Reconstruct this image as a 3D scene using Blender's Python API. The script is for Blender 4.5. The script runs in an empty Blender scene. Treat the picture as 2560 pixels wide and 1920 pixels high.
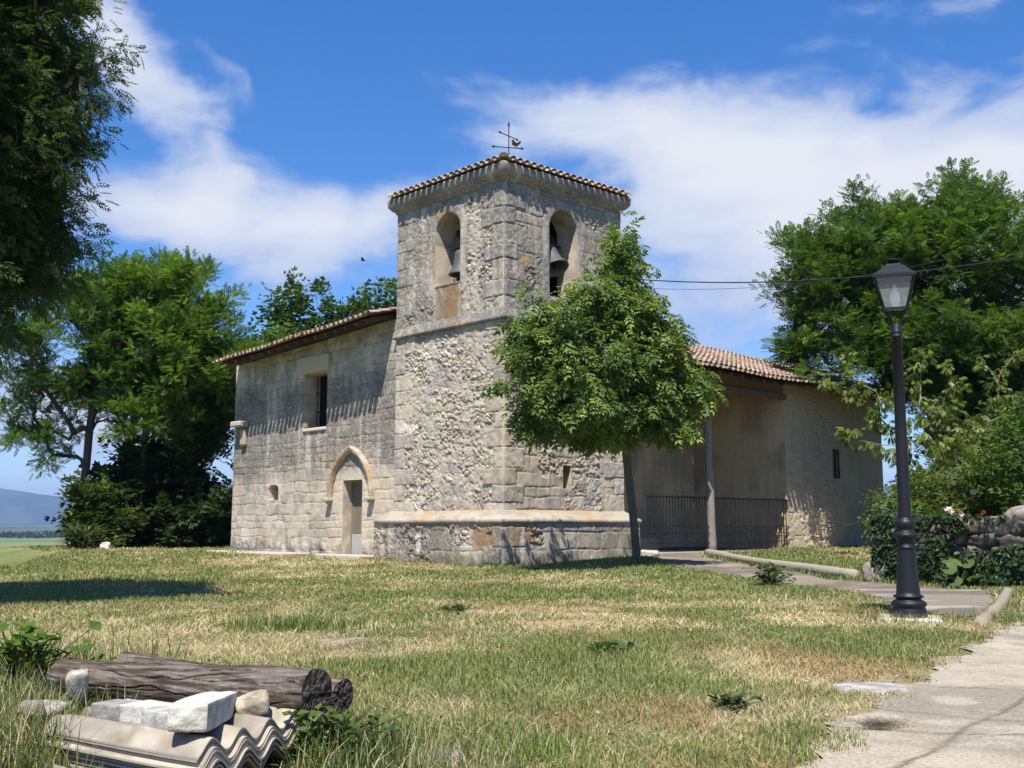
import bpy, math, random
import numpy as np
from mathutils import Vector, Matrix

# ------------------------------------------------------------------ camera, sky, sun, exposure
S = bpy.context.scene
COL = S.collection
EYE = 1.6
cam = bpy.data.cameras.new("camera"); cam_o = bpy.data.objects.new("camera", cam); COL.objects.link(cam_o)
cam.sensor_width = 36.0; cam.lens = 36.0 * 2750 / 2560
cam.clip_start = 0.05; cam.clip_end = 40000
cam_o.location = (0, 0, EYE); cam_o.rotation_euler = (math.radians(90 + 7.36), 0, 0)
S.camera = cam_o
S.view_settings.view_transform = 'Standard'; S.view_settings.look = 'None'
S.view_settings.exposure = 1.27; S.view_settings.gamma = 1.0
S.cycles.use_denoising = True; S.cycles.use_adaptive_sampling = False; S.cycles.sample_clamp_indirect = 6.0
S.cycles.max_bounces = 8; S.cycles.diffuse_bounces = 6; S.cycles.glossy_bounces = 2
S.cycles.transmission_bounces = 4; S.cycles.transparent_max_bounces = 8; S.cycles.volume_bounces = 0
S.cycles.caustics_reflective = False; S.cycles.caustics_refractive = False

SUN_EL = math.radians(61); SUN_H = (-0.17, -0.985)
SUN_AZ = math.atan2(SUN_H[0], SUN_H[1])
sun = bpy.data.lights.new("sun", 'SUN'); sun.energy = 3.75; sun.angle = math.radians(0.5); sun.color = (1.0, 0.945, 0.855)
sun_o = bpy.data.objects.new("sun", sun); COL.objects.link(sun_o)
sd = Vector((math.sin(SUN_AZ) * math.cos(SUN_EL), math.cos(SUN_AZ) * math.cos(SUN_EL), math.sin(SUN_EL)))
sun_o.rotation_euler = sd.to_track_quat('Z', 'Y').to_euler(); sun_o.location = (-20, -40, 60)


class NT:
    """small helper round a node tree"""
    def __init__(s, tree): s.t = tree; s.n = tree.nodes; s.l = tree.links
    def node(s, typ, **kw):
        n = s.n.new(typ)
        for k, v in kw.items(): setattr(n, k, v)
        return n
    def link(s, a, b): s.l.new(a, b)
    def val(s, sock, v):
        if isinstance(v, (int, float, tuple, list)): sock.default_value = v
        else: s.l.new(v, sock)
    def math(s, op, a, b=None, c=None, clamp=False):
        n = s.node('ShaderNodeMath', operation=op, use_clamp=clamp)
        for i, v in enumerate((a, b, c)):
            if v is not None: s.val(n.inputs[i], v)
        return n.outputs[0]
    def smooth(s, x, a, b):
        n = s.node('ShaderNodeMapRange', interpolation_type='SMOOTHSTEP')
        s.val(n.inputs[0], x); n.inputs[1].default_value = a; n.inputs[2].default_value = b
        return n.outputs[0]
    def noise(s, vec, scale, detail=4, rough=.5, dist=0.0, typ='FBM'):
        n = s.node('ShaderNodeTexNoise'); n.inputs['Scale'].default_value = scale
        n.inputs['Detail'].default_value = detail; n.inputs['Roughness'].default_value = rough
        n.inputs['Distortion'].default_value = dist
        if vec is not None: s.link(vec, n.inputs['Vector'])
        return n.outputs['Fac']
    def mix(s, f, a, b, blend='MIX'):
        n = s.node('ShaderNodeMix', data_type='RGBA', blend_type=blend)
        s.val(n.inputs[0], f); s.val(n.inputs[6], a if not isinstance(a, tuple) else a[:3] + (1,)); s.val(n.inputs[7], b if not isinstance(b, tuple) else b[:3] + (1,))
        return n.outputs[2]


def ray_px(u, v):
    P = math.radians(7.36); x = (u - 1280) / 2750; y = (960 - v) / 2750
    return np.array([x, math.cos(P) - y * math.sin(P), math.sin(P) + y * math.cos(P)])


W = bpy.data.worlds.new("World"); S.world = W; W.use_nodes = True
wt = NT(W.node_tree); wt.n.clear()
sky = wt.node('ShaderNodeTexSky', sky_type='NISHITA', sun_disc=False, sun_elevation=SUN_EL, sun_rotation=SUN_AZ % (2 * math.pi),
              altitude=600, air_density=1.0, dust_density=0.4, ozone_density=3.0)
hsv = wt.node('ShaderNodeHueSaturation'); hsv.inputs['Hue'].default_value = 0.508; hsv.inputs['Saturation'].default_value = 1.36; hsv.inputs['Value'].default_value = 0.93
wt.link(sky.outputs[0], hsv.inputs['Color'])
bg = wt.node('ShaderNodeBackground'); bg.inputs[1].default_value = 0.078; wt.link(hsv.outputs[0], bg.inputs[0])
tc = wt.node('ShaderNodeTexCoord'); sep = wt.node('ShaderNodeSeparateXYZ'); wt.link(tc.outputs['Generated'], sep.inputs[0])
# clouds live on the sky sphere: azimuth / elevation in degrees, warped by noise
az = wt.math('MULTIPLY', wt.math('ARCTAN2', sep.outputs[0], sep.outputs[1]), 57.29578)
el = wt.math('MULTIPLY', wt.math('ARCSINE', sep.outputs[2]), 57.29578)
n1 = wt.noise(tc.outputs['Generated'], 5.0, 5, .55)
mp = wt.node('ShaderNodeMapping'); mp.inputs['Location'].default_value = (3.1, 1.7, 5.2); wt.link(tc.outputs['Generated'], mp.inputs[0])
n2 = wt.noise(mp.outputs[0], 5.0, 5, .55)
azw = wt.math('ADD', az, wt.math('MULTIPLY', wt.math('SUBTRACT', n1, .5), 9.0))
elw = wt.math('ADD', el, wt.math('MULTIPLY', wt.math('SUBTRACT', n2, .5), 5.0))
def blob(px, py, rx, ry, rot, w):
    d = ray_px(px, py); a0 = math.degrees(math.atan2(d[0], d[1])); e0 = math.degrees(math.asin(d[2] / np.linalg.norm(d)))
    k = 1 / 48.4; ra, re = rx * k, ry * k; c, s_ = math.cos(math.radians(rot)), math.sin(math.radians(rot))
    da = wt.math('SUBTRACT', azw, a0); de = wt.math('SUBTRACT', elw, e0)
    u = wt.math('DIVIDE', wt.math('ADD', wt.math('MULTIPLY', da, c), wt.math('MULTIPLY', de, s_)), ra)
    v = wt.math('DIVIDE', wt.math('SUBTRACT', wt.math('MULTIPLY', de, c), wt.math('MULTIPLY', da, s_)), re)
    r2 = wt.math('ADD', wt.math('MULTIPLY', u, u), wt.math('MULTIPLY', v, v))
    return wt.math('MULTIPLY', wt.math('EXPONENT', wt.math('MULTIPLY', r2, -1.0)), w)
BL = [(1960, 520, 470, 230, -8, 1.15), (1560, 340, 330, 100, -12, .75), (2400, 560, 420, 240, 0, .8), (2480, 380, 200, 70, 12, .45),
      (640, 555, 400, 105, -3, 1.15), (930, 470, 260, 90, 12, .6), (360, 560, 260, 60, 0, .45),
      (310, 130, 85, 240, 38, .85), (440, 290, 95, 160, 25, .55), (550, 170, 25, 110, 28, .32), (570, 425, 55, 40, 30, .4),
      (1900, 760, 700, 110, 0, .34), (2450, 10, 150, 50, 10, .35), (330, 760, 200, 40, 0, .3), (1800, 900, 900, 80, 0, .28), (-300, 1000, 900, 120, 0, .5), (250, 1010, 420, 130, 0, .55),
      (3600, 300, 800, 400, 0, .9), (-1200, 300, 700, 300, 0, .7)]
dens = None
for b in BL:
    o = blob(*b); dens = o if dens is None else wt.math('ADD', dens, o)
mp2 = wt.node('ShaderNodeMapping'); mp2.inputs['Scale'].default_value = (1, 1, 2.2); wt.link(tc.outputs['Generated'], mp2.inputs[0])
n3 = wt.noise(mp2.outputs[0], 9.0, 8, .58, .3)
n4 = wt.noise(mp2.outputs[0], 2.6, 3, .5)
dens = wt.math('ADD', wt.math('MULTIPLY', dens, wt.math('ADD', wt.math('MULTIPLY', n4, 1.0), .5)), wt.math('MULTIPLY', wt.math('SUBTRACT', n3, .5), 1.9))
alpha = wt.math('MULTIPLY', wt.smooth(dens, .20, .88), .95)
up = wt.smooth(el, -2.0, 3.0); alpha = wt.math('MULTIPLY', alpha, up)
cb = wt.node('ShaderNodeBackground'); cb.inputs[1].default_value = 0.385
wt.link(wt.mix(wt.smooth(wt.math('ADD', dens, wt.math('MULTIPLY', wt.math('SUBTRACT', n4, .5), 1.2)), .4, 1.7), (.58, .68, .90), (1.0, 1.0, 1.0)), cb.inputs[0])
ms = wt.node('ShaderNodeMixShader'); wt.link(alpha, ms.inputs[0]); wt.link(bg.outputs[0], ms.inputs[1]); wt.link(cb.outputs[0], ms.inputs[2])
wo = wt.node('ShaderNodeOutputWorld'); wt.link(ms.outputs[0], wo.inputs[0])

# ------------------------------------------------------------------ numpy noise
def h2(ix, iy, seed=0):
    ix = np.asarray(ix).astype(np.int64); iy = np.asarray(iy).astype(np.int64)
    h = (ix * 374761393 + iy * 668265263 + seed * 1274126177) & 0xFFFFFFFF
    h = ((h ^ (h >> 13)) * 1274126177) & 0xFFFFFFFF
    h = ((h ^ (h >> 16)) * 2246822519) & 0xFFFFFFFF
    return ((h ^ (h >> 15)) & 0xFFFFFF) / float(0x1000000)
def vn(x, y, seed=0):
    x = np.asarray(x, float); y = np.asarray(y, float)
    x0 = np.floor(x); y0 = np.floor(y); fx = x - x0; fy = y - y0
    fx = fx * fx * (3 - 2 * fx); fy = fy * fy * (3 - 2 * fy)
    a = h2(x0, y0, seed); b = h2(x0 + 1, y0, seed); c = h2(x0, y0 + 1, seed); d = h2(x0 + 1, y0 + 1, seed)
    return (a + (b - a) * fx) * (1 - fy) + (c + (d - c) * fx) * fy
def fbm(x, y, o=4, seed=0):
    t = 0; amp = 1; tot = 0; x = np.asarray(x, float); y = np.asarray(y, float)
    for i in range(o):
        t = t + amp * vn(x * 2 ** i + 17.3 * i, y * 2 ** i - 9.1 * i, seed + i * 31); tot += amp; amp *= .5
    return t / tot
def ss(a, b, x):
    t = np.clip((np.asarray(x, float) - a) / (b - a), 0, 1); return t * t * (3 - 2 * t)
def lerp(a, b, t): return a + (b - a) * t
def cmix(c, d, t):
    return c * (1 - t[..., None]) + np.asarray(d) * t[..., None]
def voro(x, y, seed=0):
    """cellular noise: F1, F2, two random values of the nearest cell"""
    x0 = np.floor(x); y0 = np.floor(y)
    f1 = np.full(x.shape, 9.); f2 = np.full(x.shape, 9.); r1 = np.zeros(x.shape); r2 = np.zeros(x.shape)
    for i in (-1, 0, 1):
        for j in (-1, 0, 1):
            cx = x0 + i; cy = y0 + j
            px = cx + .1 + .8 * h2(cx, cy, seed); py = cy + .1 + .8 * h2(cx, cy, seed + 1)
            d = np.hypot(px - x, py - y)
            near = d < f1
            f2 = np.where(near, f1, np.minimum(f2, d))
            r1 = np.where(near, h2(cx, cy, seed + 2), r1); r2 = np.where(near, h2(cx, cy, seed + 3), r2)
            f1 = np.where(near, d, f1)
    return f1, f2, r1, r2
def inside(poly, x, y):
    poly = np.asarray(poly, float); r = np.zeros(np.shape(x), bool); n = len(poly)
    for i in range(n):
        x1, y1 = poly[i]; x2, y2 = poly[(i + 1) % n]
        if y1 == y2: continue
        c = ((y1 > y) != (y2 > y)) & (x < (x2 - x1) * (y - y1) / (y2 - y1) + x1)
        r ^= c
    return r
def closest(poly, x, y):
    poly = np.asarray(poly, float); bd = np.full(np.shape(x), 1e9); bx = np.array(x, float); by = np.array(y, float); n = len(poly)
    for i in range(n):
        a = poly[i]; b = poly[(i + 1) % n]; ab = b - a; L = max(ab @ ab, 1e-12)
        t = np.clip(((x - a[0]) * ab[0] + (y - a[1]) * ab[1]) / L, 0, 1)
        qx = a[0] + t * ab[0]; qy = a[1] + t * ab[1]; d = np.hypot(qx - x, qy - y); m = d < bd
        bd = np.where(m, d, bd); bx = np.where(m, qx, bx); by = np.where(m, qy, by)
    return bd, bx, by

# ------------------------------------------------------------------ mesh collector
class MB:
    def __init__(s): s.V = []; s.Q = []; s.T = []; s.C = []; s.n = 0
    def add(s, V, Q=None, T=None, C=None):
        V = np.asarray(V, float).reshape(-1, 3)
        if Q is not None and len(Q): s.Q.append(np.asarray(Q, np.int64).reshape(-1, 4) + s.n)
        if T is not None and len(T): s.T.append(np.asarray(T, np.int64).reshape(-1, 3) + s.n)
        if C is None: C = np.full((len(V), 3), .5)
        C = np.asarray(C, float)
        if C.ndim == 1: C = np.tile(C, (len(V), 1))
        s.V.append(V); s.C.append(C); s.n += len(V); return s
    def box(s, c, size, rot=None, col=None, jit=0, bevel=0.0, rng=None):
        c = np.asarray(c, float); h = np.asarray(size, float) / 2
        v = np.array([(x, y, z) for x in (-1, 1) for y in (-1, 1) for z in (-1, 1)], float)
        if bevel > 0:
            pts = []; q = []; t = []
            b = np.minimum(bevel, h * .45)
            for k in range(8):
                for ax in range(3):
                    p = v[k] * (h - b); p[ax] = v[k][ax] * h[ax]; pts.append(p)
            P = np.array(pts); idx = lambda k, ax: k * 3 + ax
            fq = {0: ((0, 1, 3, 2), (4, 6, 7, 5)), 1: ((0, 4, 5, 1), (2, 3, 7, 6)), 2: ((0, 2, 6, 4), (1, 5, 7, 3))}
            for ax in fq:
                for f in fq[ax]: q.append([idx(k, ax) for k in f])
            for a in range(8):
                for bit, ax in ((4, 0), (2, 1), (1, 2)):
                    if not a & bit:
                        b2 = a | bit; o = [k for k in range(3) if k != ax]
                        q.append([idx(a, o[0]), idx(a, o[1]), idx(b2, o[1]), idx(b2, o[0])])
                t.append([idx(a, 0), idx(a, 1), idx(a, 2)])
        else:
            P = v * h; q = [(0, 1, 3, 2), (4, 6, 7, 5), (0, 4, 5, 1), (2, 3, 7, 6), (0, 2, 6, 4), (1, 5, 7, 3)]; t = None
        if jit and rng is not None: P = P + rng.normal(0, jit, P.shape)
        if rot is not None: P = P @ np.asarray(rot).T
        return s.add(P + c, q, t, col)
    def tube(s, pts, rad, seg=8, caps=True, col=None, noise=0, seed=0):
        pts = np.asarray(pts, float); n = len(pts); rad = np.broadcast_to(np.asarray(rad, float), (n,))
        d = np.gradient(pts, axis=0); d /= np.linalg.norm(d, axis=1)[:, None] + 1e-9
        ref = np.array([0, 0, 1.]) if abs(d[0][2]) < .9 else np.array([1., 0, 0])
        V = []
        u = np.cross(d[0], ref); u /= np.linalg.norm(u)
        a = np.arange(seg) / seg * 2 * np.pi
        for i in range(n):
            u = u - d[i] * (u @ d[i]); u /= np.linalg.norm(u) + 1e-9; w = np.cross(d[i], u)
            r = rad[i] * np.ones(seg)
            if noise: r = r * (1 + noise * (vn(np.cos(a) * 1.5 + 9 + i * .23, np.sin(a) * 1.5 + i * .31, seed) - .5) * 2)
            V.append(pts[i] + (np.cos(a) * r)[:, None] * u + (np.sin(a) * r)[:, None] * w)
        V = np.concatenate(V)
        i = np.arange(n - 1)[:, None] * seg; k = np.arange(seg)[None]; k2 = (k + 1) % seg
        Q = np.stack([i + k, i + k2, i + seg + k2, i + seg + k], -1).reshape(-1, 4)
        T = None
        if caps:
            V = np.concatenate([V, pts[:1], pts[-1:]]); c0 = n * seg; kk = np.arange(seg); k3 = (kk + 1) % seg
            T = np.concatenate([np.stack([np.full(seg, c0), k3, kk], 1), np.stack([np.full(seg, c0 + 1), (n - 1) * seg + kk, (n - 1) * seg + k3], 1)])
        return s.add(V, Q, T, col)
    def lathe(s, prof, seg=24, origin=(0, 0, 0), col=None, M=None):
        prof = np.asarray(prof, float); n = len(prof); a = np.arange(seg) / seg * 2 * np.pi
        V = np.stack([prof[:, 0][:, None] * np.cos(a), prof[:, 0][:, None] * np.sin(a), np.repeat(prof[:, 1][:, None], seg, 1)], -1).reshape(-1, 3)
        if M is not None: V = V @ np.asarray(M).T
        i = np.arange(n - 1)[:, None] * seg; k = np.arange(seg)[None]; k2 = (k + 1) % seg
        return s.add(V + np.asarray(origin), np.stack([i + k, i + k2, i + seg + k2, i + seg + k], -1).reshape(-1, 4), None, col)
    def grid(s, P, C=None, keep=None):
        """P (a,b,3)"""
        a, b = P.shape[:2]; I = np.arange(a * b).reshape(a, b)
        Q = np.stack([I[:-1, :-1], I[1:, :-1], I[1:, 1:], I[:-1, 1:]], -1)
        Q = Q[keep] if keep is not None else Q.reshape(-1, 4)
        return s.add(P.reshape(-1, 3), Q, None, None if C is None else np.broadcast_to(C, P.shape).reshape(-1, 3))
    def build(s, name, mat, parent=None, smooth=False, loc=None):
        V = np.concatenate(s.V); C = np.concatenate(s.C)
        Q = np.concatenate(s.Q) if s.Q else np.zeros((0, 4), np.int64); T = np.concatenate(s.T) if s.T else np.zeros((0, 3), np.int64)
        used = np.zeros(len(V), bool); used[Q.ravel()] = True; used[T.ravel()] = True
        if not used.all():
            re = np.cumsum(used) - 1; V = V[used]; C = C[used]; Q = re[Q]; T = re[T]
        me = bpy.data.meshes.new(name)
        me.vertices.add(len(V)); me.vertices.foreach_set('co', V.astype(np.float32).ravel())
        me.loops.add(Q.size + T.size); me.loops.foreach_set('vertex_index', np.concatenate([Q.ravel(), T.ravel()]).astype(np.int32))
        me.polygons.add(len(Q) + len(T))
        st = np.concatenate([np.arange(len(Q)) * 4, Q.size + np.arange(len(T)) * 3]).astype(np.int32)
        me.polygons.foreach_set('loop_start', st)
        me.polygons.foreach_set('use_smooth', np.full(len(st), smooth))
        at = me.color_attributes.new('Col', 'FLOAT_COLOR', 'POINT')
        at.data.foreach_set('color', np.concatenate([np.clip(C, 0, 1), np.ones((len(C), 1))], 1).astype(np.float32).ravel())
        me.update(calc_edges=True); me.validate()
        me.materials.append(mat)
        o = bpy.data.objects.new(name, me); COL.objects.link(o)
        if parent is not None: o.parent = parent
        if loc is not None: o.location = loc
        return o

def tag(o, label=None, cat=None, group=None, kind=None):
    for k, v in (('label', label), ('category', cat), ('group', group), ('kind', kind)):
        if v: o[k] = v
    return o
def empty(name, loc=(0, 0, 0), rz=0, **kw):
    o = bpy.data.objects.new(name, None); COL.objects.link(o); o.location = loc; o.rotation_euler = (0, 0, rz); o.empty_display_size = .2
    return tag(o, **kw)

# ------------------------------------------------------------------ materials
def material(name, rough=.9, spec=.3, metal=0.0, noise_amp=.25, noise_scale=30, bump=.3, bump_scale=60, bump_dist=.01, col=None, coat=0, detail=6, translucent=None, stretch=None):
    m = bpy.data.materials.new(name); m.use_nodes = True; t = NT(m.node_tree); p = t.n['Principled BSDF']; out = t.n['Material Output']
    tcn = t.node('ShaderNodeTexCoord'); vec = tcn.outputs['Object']
    if stretch:
        mm = t.node('ShaderNodeMapping'); mm.inputs['Scale'].default_value = stretch; t.link(vec, mm.inputs[0]); vec = mm.outputs[0]
    if col is None:
        a = t.node('ShaderNodeVertexColor', layer_name='Col'); c = a.outputs[0]
    else: c = tuple(col) + (1,)
    if noise_amp:
        n = t.noise(vec, noise_scale, detail, .6)
        f = t.math('ADD', t.math('MULTIPLY', t.math('SUBTRACT', n, .5), noise_amp * 2.4), 1.0)
        cc = t.node('ShaderNodeCombineColor')
        for i in range(3): t.link(f, cc.inputs[i])
        c = t.mix(1.0, c, cc.outputs[0], 'MULTIPLY')
    t.val(p.inputs['Base Color'], c)
    p.inputs['Roughness'].default_value = rough; p.inputs['Specular IOR Level'].default_value = spec; p.inputs['Metallic'].default_value = metal
    if bump:
        b = t.node('ShaderNodeBump'); b.inputs['Strength'].default_value = bump; b.inputs['Distance'].default_value = bump_dist
        t.link(t.noise(vec, bump_scale, 5, .6), b.inputs['Height']); t.link(b.outputs[0], p.inputs['Normal'])
    if translucent:
        tr = t.node('ShaderNodeBsdfTranslucent'); t.link(t.mix(1.0, c, (1.25, 1.3, .55), 'MULTIPLY'), tr.inputs[0])
        mx = t.node('ShaderNodeMixShader'); mx.inputs[0].default_value = translucent
        t.link(p.outputs[0], mx.inputs[1]); t.link(tr.outputs[0], mx.inputs[2]); t.link(mx.outputs[0], out.inputs[0])
    return m

M_STONE = material('weathered_stone', .95, .15, 0, .34, 42, .45, 70, .010)
M_SMOOTHSTONE = material('dressed_stone', .95, .15, 0, .22, 25, .4, 60, .008)
M_TILE = material('clay_tile', .9, .2, 0, .35, 22, .4, 60, .006)
M_WOOD = material('old_wood', .9, .2, 0, .3, 12, .5, 25, .008, stretch=(1, 1, .15))
M_BARK = material('bark', .95, .15, 0, .4, 18, .9, 22, .02, stretch=(1, 1, .25))
M_LEAF = material('leaf', .55, .25, 0, 0, 1, 0, translucent=.42)
M_GLOSSLEAF = material('glossy_leaf', .48, .32, 0, 0, 1, 0, translucent=.36)
M_GRASS = material('grass_blade', .75, .15, 0, 0, 1, 0, translucent=.25)
M_GROUND = material('soil_and_thatch', 1, .05, 0, .45, 9, .8, 40, .02, detail=8)
M_CONC = material('concrete', .95, .15, 0, .30, 38, .6, 90, .008, detail=9)
M_ROAD = material('road_concrete', .95, .15, 0, .75, 55, .8, 70, .010, detail=10)
M_IRON = material('black_iron', .5, .3, 0, .12, 20, .08, 60, .002, col=(.009, .010, .014))
M_RUST = material('rusty_iron', .75, .2, .1, .3, 25, .2, 60, .002, col=(.020, .015, .013))
M_BRONZE = material('bell_bronze', .6, .35, .2, .25, 14, .15, 40, .003, col=(.085, .09, .088))
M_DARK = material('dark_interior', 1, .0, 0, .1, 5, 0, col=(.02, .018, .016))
M_CABLE = material('cable_sheath', .6, .3, 0, 0, 1, 0, col=(.02, .02, .022))
M_FEATHER = material('feather', .7, .2, 0, 0, 1, 0, col=(.03, .03, .035))
M_PETAL = material('petal', .6, .2, 0, 0, 1, 0, translucent=.3)
M_FIELD = material('field', 1, .0, 0, .18, .02, 0)
M_MOUNT = material('mountain_slope', 1, .0, 0, .3, .004, 0)
M_LIME = material('fibre_cement', .95, .1, 0, .22, 16, .3, 60, .004, detail=8)

def glass_mat():
    m = bpy.data.materials.new('frosted_pane'); m.use_nodes = True; t = NT(m.node_tree); p = t.n['Principled BSDF']; out = t.n['Material Output']
    p.inputs['Base Color'].default_value = (.75, .78, .76, 1); p.inputs['Roughness'].default_value = .25
    tr = t.node('ShaderNodeBsdfTransparent'); tr.inputs[0].default_value = (.9, .93, .92, 1)
    mx = t.node('ShaderNodeMixShader'); t.val(mx.inputs[0], .24); t.link(tr.outputs[0], mx.inputs[1]); t.link(p.outputs[0], mx.inputs[2]); t.link(mx.outputs[0], out.inputs[0])
    return m
M_PANE = glass_mat()

# ------------------------------------------------------------------ terrain
def hgt(x, y):
    x = np.asarray(x, float); y = np.asarray(y, float)
    z = np.interp(y, [0, 10, 12, 18, 27, 30, 36, 40, 44], [.70, .70, .685, .605, .62, .675, .775, .82, .84])
    z = z + .11 * ss(0, 3.5, x) * ss(19, 28, y) + .035 * ss(4, 7, x) * (1 - ss(19, 24, y)) * ss(11, 16, y)
    z = z + (fbm(x * .45, y * .45, 3, 5) - .5) * .10 * ss(3, 8, y) * (1 - .7 * ss(24, 27, y)) + (fbm(x * 2.2, y * 2.2, 3, 6) - .5) * .035
    z = z + .085 * np.exp(-((x - 2.9) / 1.3) ** 2 - ((y - 26.4) / 1.2) ** 2)
    # the hilltop ends in a bank on the left and behind
    xc = np.interp(y, [0, 24, 29, 36, 42, 60], [-11.2, -11.2, -11.6, -13.6, -18, -18])
    d1 = np.maximum(xc - x, 0); d2 = np.maximum(y - 45, 0); d3 = np.maximum(x - 60, 0); dd = np.sqrt(d1 ** 2 + d2 ** 2 + d3 ** 2)
    drop = 14.0 * ss(0, 48, dd) ** .9
    far = ss(700, 5000, np.hypot(x, y)) * 16
    return z - drop + far * ss(0, 60, dd) + (fbm(x * .004, y * .004, 3, 9) - .5) * 6 * ss(60, 300, dd)

A43 = math.radians(43); CH = (-.2, 27.0)
def loc2w(X, Y): return (CH[0] + X * math.cos(A43) - Y * math.sin(A43), CH[1] + X * math.sin(A43) + Y * math.cos(A43))
PATH = [(3.3, 31.2), (3.55, 28.6), (3.45, 26), (4.25, 21.5), (4.95, 17.3), (4.8, 14.6), (4.25, 12.2), (4.6, 11.55), (5.0, 11.8), (6.1, 14.1), (7.2, 16.6), (6.5, 18.2), (5.95, 19.6), (5.7, 22.5), (5.3, 27), (5.05, 30.2), (8.0, 34.6), (7.6, 35.1)]
ROAD = [(.9, 3.6), (1.19, 4.47), (1.43, 4.95), (1.60, 5.33), (1.98, 6.03), (2.66, 7.13), (3.64, 8.74), (4.96, 10.86), (6.5, 14.0), (8.4, 18.2), (11, 22), (15, 24), (15, 3)]
CHURCH_FOOT = [loc2w(*p) for p in [(-.32, -.32), (4.7, -.32), (4.7, 0), (19, 0), (19, 13.6), (0, 13.6), (0, 4.95), (-.32, 4.95)]]
GREEN = [(-.2, 15.0, 2.2, .9, .8), (1.2, 16.5, 2.0, 1.4, .7), (3.0, 22, 1.2, 3.5, .9), (2.4, 27, 3, 1.6, 1.0), (7.3, 25, 1.6, 7, 2.2), (3.1, 8.3, .9, 1.3, .8), (2.3, 9.6, .8, 1.0, .5), (.35, 6.7, .9, .8, .6),
         (-1.95, 9.9, .45, .35, 1.0), (-.9, 7.0, .5, .5, .5), (-2.3, 4.9, .7, 1.2, 1.0), (-4.6, 14, 2, 2.0, .5), (-4, 19, 3, 1.6, .45), (-.7, 5.4, .5, .5, .5), (-11, 27, 4, 6, .6), (-1, 23.5, 2.5, 1.5, .4), (.1, 4.55, .15, .12, 1.1), (-.62, 4.6, .25, .4, .9)]
BROWN = [(0.4, 10.3, 1.6, 1.0, .8), (-3.4, 8.6, 1.2, .9, .9), (1.6, 7.3, .8, .7, .8), (3.6, 10.3, 1.3, 1.0, .7), (-.3, 12.4, 1.8, .9, .6), (-5, 30, 5, 2.5, .6), (-.4, 5.4, .4, .3, .5), (1.0, 5.4, .6, .5, .5), (.2, 20, 2.5, 1.0, .4)]
def greenness(x, y):
    g = .56 + (fbm(x * 1.1, y * .5, 4, 40) - .5) * 1.9 + (fbm(x * 4, y * 2.5, 3, 41) - .5) * .9
    for a, b, rx, ry, w in GREEN: g = g + w * np.exp(-((x - a) / rx) ** 2 - ((y - b) / ry) ** 2)
    for a, b, rx, ry, w in BROWN: g = g - w * np.exp(-((x - a) / rx) ** 2 - ((y - b) / ry) ** 2)
    return np.clip(g, 0, 1)

def spaced(lo, hi, step, ends, n):
    mid = np.arange(lo, hi + 1e-6, step); k = np.arange(1, n + 1)
    def out(span): r = np.cumsum(step * np.power(1.0, k)); g = np.geomspace(step, span, n); return g
    return np.concatenate([lo - out(ends[0])[::-1], mid, hi + out(ends[1])])
gx = spaced(-15, 12, .15, (12000, 12000), 60); gy = spaced(2, 45, .15, (3000, 12000), 70)
X, Y = np.meshgrid(gx, gy, indexing='ij'); Z = hgt(X, Y)
g = greenness(X, Y)
straw = np.array([.34, .28, .155]); soil = np.array([.22, .175, .105]); grn = np.array([.085, .11, .035])
C = cmix(np.broadcast_to(straw, X.shape + (3,)), soil, ss(.35, .7, fbm(X * 3, Y * 3, 3, 50)) * .75); C = cmix(C, grn, g * .85)
xcr = np.interp(Y, [0, 24, 29, 36, 42, 60], [-11.2, -11.2, -11.6, -13.6, -18, -18]); bank = ss(.3, 2.5, np.maximum(xcr - X, Y - 46)); C = cmix(C, (.12, .15, .055), bank * .85)
D = np.hypot(X, Y); fieldm = ss(55, 90, D)
band = np.floor(np.log(np.maximum(D, 60)) * 6.0 + (fbm(X * .002, Y * .002, 2, 61) - .5) * 3 + np.floor(np.degrees(np.arctan2(X, Y)) / 7 + h2(np.floor(np.log(np.maximum(D, 60)) * 6), np.zeros_like(D), 66)) * .37)
rb = h2(band, np.floor(np.degrees(np.arctan2(X, Y)) / 9), 62)
fc = cmix(np.broadcast_to(np.array([.10, .17, .045]), X.shape + (3,)), (.26, .26, .10), (rb > .72) * 1.0); fc = cmix(fc, (.06, .11, .04), ((rb < .25)) * 1.0)
fc = cmix(fc, (.035, .06, .035), ss(.55, .62, fbm(X * .0016, Y * .0016, 4, 63)) * ss(900, 2000, D))
fc = cmix(fc, (.11, .15, .06), (1 - ss(1300, 1700, D)) * .75); fc = cmix(fc, (.16, .17, .085), ss(.5, .62, fbm(X * .006, Y * .02, 4, 67)) * .5)
C = cmix(C, np.array([1., 1, 1]), np.zeros(X.shape)); C = C * (1 - fieldm[..., None]) + fc * fieldm[..., None]
tag(MB().grid(np.stack([X, Y, Z], -1), C).build('ground', M_GROUND, smooth=True), kind='structure')

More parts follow.
